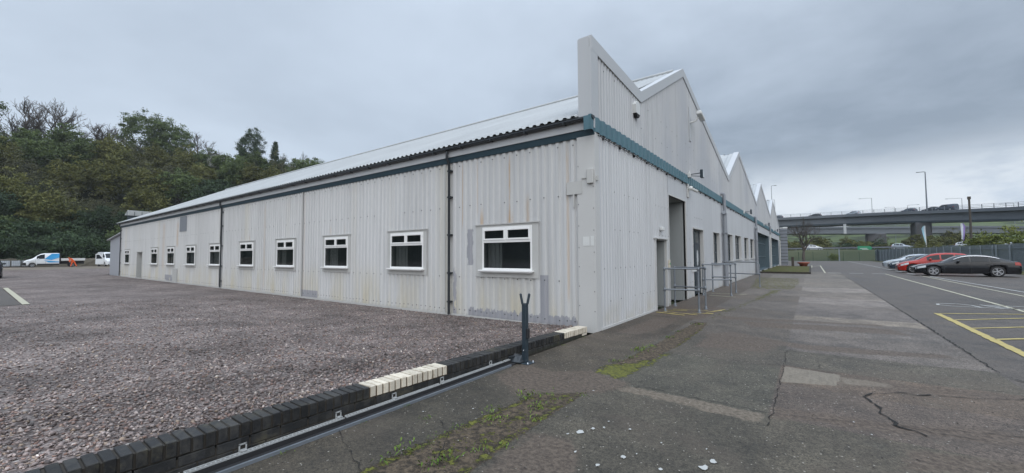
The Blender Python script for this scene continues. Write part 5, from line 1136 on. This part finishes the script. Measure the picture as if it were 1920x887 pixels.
def branch_mesh(name, seed, H, levels, spread, mat, r0, up=.25, kids=(3, 4), lean=0):
    r = random.Random(seed); mb = MB()
    def grow(p, d, ln, rr, lv):
        pts = [p]; q = p.copy(); dd = d.copy(); m = 3
        for i in range(m):
            dd = (dd+Vector((r.uniform(-.16, .16), r.uniform(-.16, .16), r.uniform(-.05, .12)))).normalized(); q = q+dd*ln/m; pts.append(q.copy())
        mb.tube(pts, [rr*(1-.45*i/m) for i in range(m+1)], 5 if lv >= levels-1 else 3, cap=False)
        if lv <= 0: return
        for k in range(r.randint(*kids)):
            t_ = r.uniform(.45, 1.0) if k else 1.0; b = pts[min(m, int(t_*m))]; a = r.uniform(0, 6.28); ax = dd.orthogonal().normalized(); ax.rotate(Quaternion(dd, a))
            nd = (dd*(1-spread)+ax*spread*r.uniform(.7, 1.3)+Vector((0,0,up))).normalized(); grow(b, nd, ln*r.uniform(.58, .78), max(rr*.54, .026), lv-1)
    grow(Vector((0,0,-.4)), Vector((lean,0,1)).normalized(), H*.30, r0, levels)
    o_ = mb.build(name, mat); me = o_.data; bpy.data.objects.remove(o_); return me
CR = {}
for i, (k, shp) in enumerate((('olive','round'),('olive','round'),('green','round'),('green','round'),('dark','round'),('dark','round'),('bud','round'),('dark','cone'))):
    CR[(k, shp, i)] = crown_mesh('crown', 20+i, 4.6 if shp == 'round' else 3.2, 4.6 if shp == 'round' else 6.5, 7.2, 150 if k != 'bud' else 110, 9500 if k != 'bud' else 4200, .235 if k != 'bud' else .16, L[k], .35, shp)
TR = [branch_mesh('trunk', 50+i, 11, 3, .45, m_bark, .26) for i in range(3)]
BARE = [branch_mesh('branches', 70+i, 13, 5, .42+.05*i, m_bark, .34, .22, (3, 4)) for i in range(3)]
PALE = branch_mesh('branches', 90, 12, 4, .35, m_barkp, .22, .5, (3, 4))
keys = list(CR)
BIG = {k: crown_mesh('crown', 60+i, 5.6, 7.2, 9.5, 170, 15000, .20, L[k], .40) for i, k in enumerate(('green', 'dark'))}
def plant(x, y, z, sc, crown, trunk, label, group=None, rz=0, name='tree', sz=None, cat='tree'):
    t_ = thing(name, label, cat, (x, y, z), rz, group); t_.scale = (sc, sc, sz or sc)
    for nm, me in (('trunk', trunk), ('crown', crown)):
        if me: o = bpy.data.objects.new(nm, me); COL.objects.link(o); o.parent = t_
    return t_
r = random.Random(21)
LB = {'olive': 'olive budding tree', 'green': 'fresh green tree', 'dark': 'dark evergreen tree', 'bud': 'thinly leaved grey green tree'}
GP = {'olive': 'olive hillside trees,', 'green': 'green hillside trees,', 'dark': 'dark hillside trees,', 'bud': 'thinly leaved hillside trees,'}
cnt = 0
for row, (D_, sp, pal) in enumerate(((112.5, 6.0, 'ddd'), (119, 6.2, 'ddodg'), (127, 6.6, 'odgdo'), (136, 7.0, 'oogdb'), (146, 7.4, 'ogbod'), (157, 6.6, 'gobgd'), (166, 6.4, 'gbogo'), (175, 6.2, 'godbo'))):
    az = -12+row*.7
    while az < 34:
        dd = D_+r.uniform(-2.2, 2.2); a = math.radians(az+r.uniform(-.5, .5)); x = CAM.x-dd*math.cos(a); y = CAM.y+dd*math.sin(a); az += math.degrees(sp/D_)
        if x > -107.5: x = -107.5-r.uniform(.8, 3)
        kc = {'d': 'dark', 'o': 'olive', 'g': 'green', 'b': 'bud'}[r.choice(pal)]
        if abs(az-17) < 2.0 and row in (2, 3): continue
        me = r.choice([CR[q] for q in keys if q[0] == kc and q[1] == 'round']); s = r.uniform(.78, 1.12)*(.85 if row == 0 else 1)
        zoff = -3.5 if row < 2 else -1.5
        if row >= 5: s *= .95
        if row == 7: s *= .8
        sect = 'above the caged water tanks' if az < 4 else 'above the tipper truck' if az < 8.5 else 'above the far grey shed' if az < 14 else 'just over the white roof'; tier = ('at the foot of the bank, just above the stone wall', 'half way up the bank', 'near the crest')[0 if row < 2 else 1 if row < 5 else 2]; plant(x, y, land(x, y)+zoff*s, s, me, r.choice(TR), LB[kc]+' '+tier.replace(', just above the stone wall', '')+' '+sect, GP[kc]+' '+('foot', 'middle', 'crest')[0 if row < 2 else 1 if row < 5 else 2]+', '+sect, r.uniform(0, 6.28)); cnt += 1
def hill_at(px_dir, D_):                                            # bearing in degrees north of west
    a = math.radians(px_dir); return CAM.x-D_*math.cos(a), CAM.y+D_*math.sin(a)
for (b, D_, sc, me, lab) in ((2.6,178,2.05,0,'bare spreading tree at the far left of the skyline, the left of a close pair'),(5.1,177,2.05,1,'bare spreading tree on the skyline, right of the close pair'),(8.5,180,1.75,2,'rounded bare twiggy tree on the skyline left of the green crowns'),
        (15.4,178,1.85,0,'big bare tree on the skyline behind the far roof end, black branches against sky'),(13.9,182,1.7,2,'smaller bare tree leaning left of the big black branched one'),(26.0,182,1.45,1,'bare round tree on the skyline just above the white roof'),(24.8,186,1.3,2,'small bare tree beside the conifer above the white roof'),(17.6,180,1.2,1,'short bare tree on the slope right of the big black branched one'),(10.2,186,1.7,0,'thin bare tree poking above the green crowns'),(3.6,184,1.7,2,'bare tree seen between the close pair at the far left of the skyline'),(6.8,182,1.6,0,'bare tree on the skyline between the close pair and the rounded twiggy one'),(11.9,188,1.75,1,'bare crown showing between the two tall green trees'),(24.0,182,1.25,0,'faint bare tree right behind the pointed conifer')):
    x, y = hill_at(b, D_); q_ = plant(x, y, land(x, y)-.5, sc, None, None, lab, None, b, 'bare_tree')
    o = bpy.data.objects.new('branches', BARE[me]); COL.objects.link(o); o.parent = q_
def special(b, D_, sc, key, lab, sz=None, dz=0, nm='tree'):
    x, y = hill_at(b, D_); me = BIG[key[0]] if key[1] == 'round' else [CR[q] for q in keys if (q[0], q[1]) == key][0]; sc *= .82 if key[1] == 'round' else 1; sz = (sz or 1)*(.66 if key[1] == 'round' else 1); plant(x, y, land(x, y)+dz, sc, me, TR[1], lab, None, b*7, nm, sz)
special(20.2, 172, 1.0, ('dark','round'), 'ivy clad tree standing apart on the skyline with a domed top', 1.75, 0)
special(19.4, 170, 1.0, ('dark','cone'), 'dark conifer below the ivy clad tree', 1.0, -2)
special(22.8, 176, .95, ('dark','cone'), 'pointed dark conifer on the skyline just above the roof', 1.15, -1)
special(27.4, 184, .7, ('green','round'), 'low green round tree last on the skyline before the roof hides it', 1.1, 0)
special(10.9, 174, 1.35, ('green','round'), 'tall green tree on the skyline, left of two', 1.8, 0); special(13.0, 175, 1.3, ('green','round'), 'tall green tree on the skyline, right of two', 1.65, 0)
special(-.5, 172, 1.4, ('green','round'), 'tall green tree on the skyline at the very left edge', 1.95, 0)
for b, D_, lab in ((17.4, 143, 'pale stemmed bare tree in the gap of the wood above the eaves'),):
    x, y = hill_at(b, D_); q = plant(x, y, land(x, y)-.5, .9, None, None, lab); q.name = 'bare_tree'; o = bpy.data.objects.new('branches', PALE); COL.objects.link(o); o.parent = q
# houses glimpsed through the wood
def house(b, D_, dz, w_, d_, h_, label, wallm, roofm, rz):
    x, y = hill_at(b, D_); t_ = thing('hill_house', label, 'house', (x, y, land(x, y)+dz), rz)
    mb = MB(); mb.box(-d_/2, d_/2, -w_/2, w_/2, 0, h_); mb.prism([(d_/2,-w_/2,h_),(d_/2,w_/2,h_),(d_/2,0,h_+w_*.32)], (-d_,0,0)); mb.build('wall', wallm, t_)
    mb = MB()
    for s in (-1, 1): mb.prism([(d_/2+.3, s*(w_/2+.35), h_-.22), (d_/2+.3, 0, h_+w_*.32+.05), (d_/2+.3, 0, h_+w_*.32+.25), (d_/2+.3, s*(w_/2+.35), h_-.02)], (-d_-.6,0,0))
    mb.build('roof', roofm, t_)
    for s in (-1, 1): f_ = MB(); f_.box(d_/2+.005, d_/2+.06, s*w_*.22-.6, s*w_*.22+.6, h_*.45, h_*.45+1.2); w__ = f_.build('window', m_upvc, t_); g = MB(); g.box(d_/2+.061, d_/2+.07, s*w_*.22-.5, s*w_*.22+.5, h_*.45+.1, h_*.45+1.1); g.build('pane', m_glass, w__)
m_hroof = plain('slate_roof', (.10,.085,.08), .8, 0, .2, 2)
house(16.9, 168, 4.6, 4.6, 5, 3.0, 'pale gabled house glimpsed below the big bare tree on the hill', m_surround, m_hroof, -.3)
t_ = thing('greenhouse', 'white glazed roof glimpsed among the trees above the far eaves', 'greenhouse', (*hill_at(11.15, 117), land(*hill_at(11.15, 117))+9.3), -.2)
mb = MB(); mb.prism([(-1.5,-3.3,0),(-1.5,3.3,0),(-1.5,2.6,.9),(-1.5,-2.9,1.1)], (3,0,0)); mb.build('roof', m_roof, t_); mb = MB()
for k in range(6): mb.box(1.51, 1.56, -3+k*1.15, -2.92+k*1.15, 0, .8)
mb.box(-1.2, 1.2, -2.9, 2.9, -4, 0); mb.build('frame', m_post, t_)
# north side: bare tree, bushes and hedges
t_ = plant(2.2, 103.6, 0, .86, None, None, 'bare tree standing at the end of the car park in front of the viaduct'); t_.name = 'bare_tree'
t_.scale = (1.02, 1.02, 1.0); o = bpy.data.objects.new('branches', BARE[1]); COL.objects.link(o); o.parent = t_
bush_me = crown_mesh('crown', 31, 3.3, 2.3, 2.0, 90, 5200, .17, L['lime'], .3); bush_d = crown_mesh('crown', 32, 2.6, 1.5, 1.3, 60, 3200, .16, L['dark'], .3); bush_o = crown_mesh('crown', 33, 2.8, 1.8, 1.6, 60, 3200, .17, L['olive'], .3)
def bush(x, y, z, s, me, label, group=None, sz=None): q = plant(x, y, z, s, me, None, label, group, x*3, 'bush', sz, 'bush'); o = bpy.data.objects.new('stem', TR[0]); COL.objects.link(o); o.parent = q; o.scale = (.25,.25,.22)
bush(25.0, 80.5, .4, 1.0, bush_me, 'large yellow green bush behind the palisade fence', None, 1.1); bush(22.6, 82.5, .6, .6, bush_me, 'small yellow green bush left of the large one')
bush(27.2, 78.0, .4, .95, bush_d, 'dark bush at the right foot of the yellow green one'); bush(29.5, 74, .4, .9, bush_d, 'dark bush nearest the right edge behind the fence')
bush(19.0, 88.5, .9, .75, bush_o, 'olive bush around the foot of the pale blue flag'); bush(20.6, 86.5, .7, .7, bush_d, 'dark bush between the two feather flags'); bush(24.3, 88, .9, .7, bush_d, 'dark bush behind the purple flag'); 
for i in range(16):
    x = -8+i*3.4+r.uniform(-1, 1); bush(x, 158+r.uniform(-3, 6)-max(0, x-20)*.6, 1.4, r.uniform(.9, 1.6), r.choice([bush_o, bush_d, bush_o]), 'scrubby bush in the hedge beyond the road under the viaduct', 'hedge bushes beyond the road')
for i in range(9): x = 15+i*1.5; bush(x, 131-i*1.3+r.uniform(-1, 1), 1.5, r.uniform(.38, .55), bush_d, 'low dark bush in the hedge right of the green road sign', 'low hedge right of the road sign')
for i in range(12): x = -20+i*9; plant(x, 172+r.uniform(0, 45)+max(0, x-20)*.3, .5, r.uniform(.55, .8), CR[keys[r.choice([0, 1, 6])]], TR[0], 'low leafy tree standing in the dip under the viaducts', 'low trees under the viaducts', x)
bush(7.6, 109.5, .1, .35, bush_me, 'tiny yellow green shrub on the verge under the viaduct')
# weeds along the cracks and in the earth strip
V = []; F = []; g = np.random.default_rng(9)
spots = [(1.0,-3.95,.10),(1.25,-4.15,.08),(1.12,-4.6,.07),(1.05,-4.7,.06),(.93,-5.0,.05),(.90,-5.55,.09),(1.25,-5.5,.10),(1.35,-5.15,.06),(.95,-4.45,.07),(1.3,-3.85,.05),(1.45,-3.55,.05),(.85,-6.3,.08),(.9,-5.2,.04),(1.15,-3.75,.06),(1.22,-2.0,.07),(1.28,-1.1,.10),(1.32,-.75,.08),(1.38,.2,.07),(1.36,.9,.06),(1.45,2.0,.08),(1.3,-1.7,.06),(.55,-5.0,.05),(.15,-5.4,.03),(.14,-4.9,.03),(.13,-6.1,.04),(.1,-1.5,.03),(.06,-.7,.03),(1.0,-5.35,.05),(1.4,-4.4,.06),(1.5,-5.0,.05)]
for cx, cy, s in spots:
    for k in range(int(420*s)+10):
        x, y = g.normal(cx, s*.75), g.normal(cy, s*.9); a = g.uniform(0, 6.28); h = s*g.uniform(.15, .5); wd = h*.22; q = g.uniform(.2, 1.3)*h; n_ = len(V)
        dx, dy = math.cos(a), math.sin(a); V += [(x-dy*wd*.5, y+dx*wd*.5, .010), (x+dx*q*.5-dy*wd, y+dy*q*.5+dx*wd, .010+h*.6), (x+dx*q, y+dy*q, .010+h*.75), (x+dx*q*.5+dy*wd, y+dy*q*.5-dx*wd, .010+h*.6)]; F.append((n_, n_+1, n_+2, n_+3))
wd_ = mesh_np('weeds', np.array(V), np.array(F), leafmat('weed_leaves', (.09,.15,.03), (.17,.24,.05))); tag(wd_, kind='stuff')
# loose grit on the apron
n = 2600; px = g.uniform(.1, 5.3, n); py = -7.2+10*g.uniform(0, 1, n)**1.4; sz = g.uniform(.0025, .007, n)
vs = oc[None]*np.stack([sz*g.uniform(.8, 1.5, n), sz*g.uniform(.7, 1.1, n), sz*.6], 1)[:, None, :]+np.stack([px, py, np.full(n, .007)], 1)[:, None, :]
cc = np.array([(.25,.23,.2),(.12,.10,.09),(.35,.33,.30),(.06,.055,.05)])[g.integers(0, 4, n)]
tag(mesh_np('loose_grit', vs.reshape(-1, 3), (of[None]+(np.arange(n)*6)[:, None, None]).reshape(-1, 3), m_stones, cols=np.repeat(cc, 6, 0)), kind='stuff')


# ------------------------------------------------------------------ damp air between here and the wooded hill and viaducts
mb = MB(); mb.box(-430, 930, -230, 1120, -1.2, 75)
t = NT('damp_air'); pv_ = t.nt.nodes.new('ShaderNodeVolumePrincipled'); pv_.inputs['Color'].default_value = (.86, .90, .95, 1); pv_.inputs['Density'].default_value = .00024; pv_.inputs['Anisotropy'].default_value = .2
t.nt.nodes.remove(t.b); t.nt.links.new(pv_.outputs[0], t.out.inputs['Volume'])
hz = mb.build('haze', t.m); tag(hz, kind='stuff')
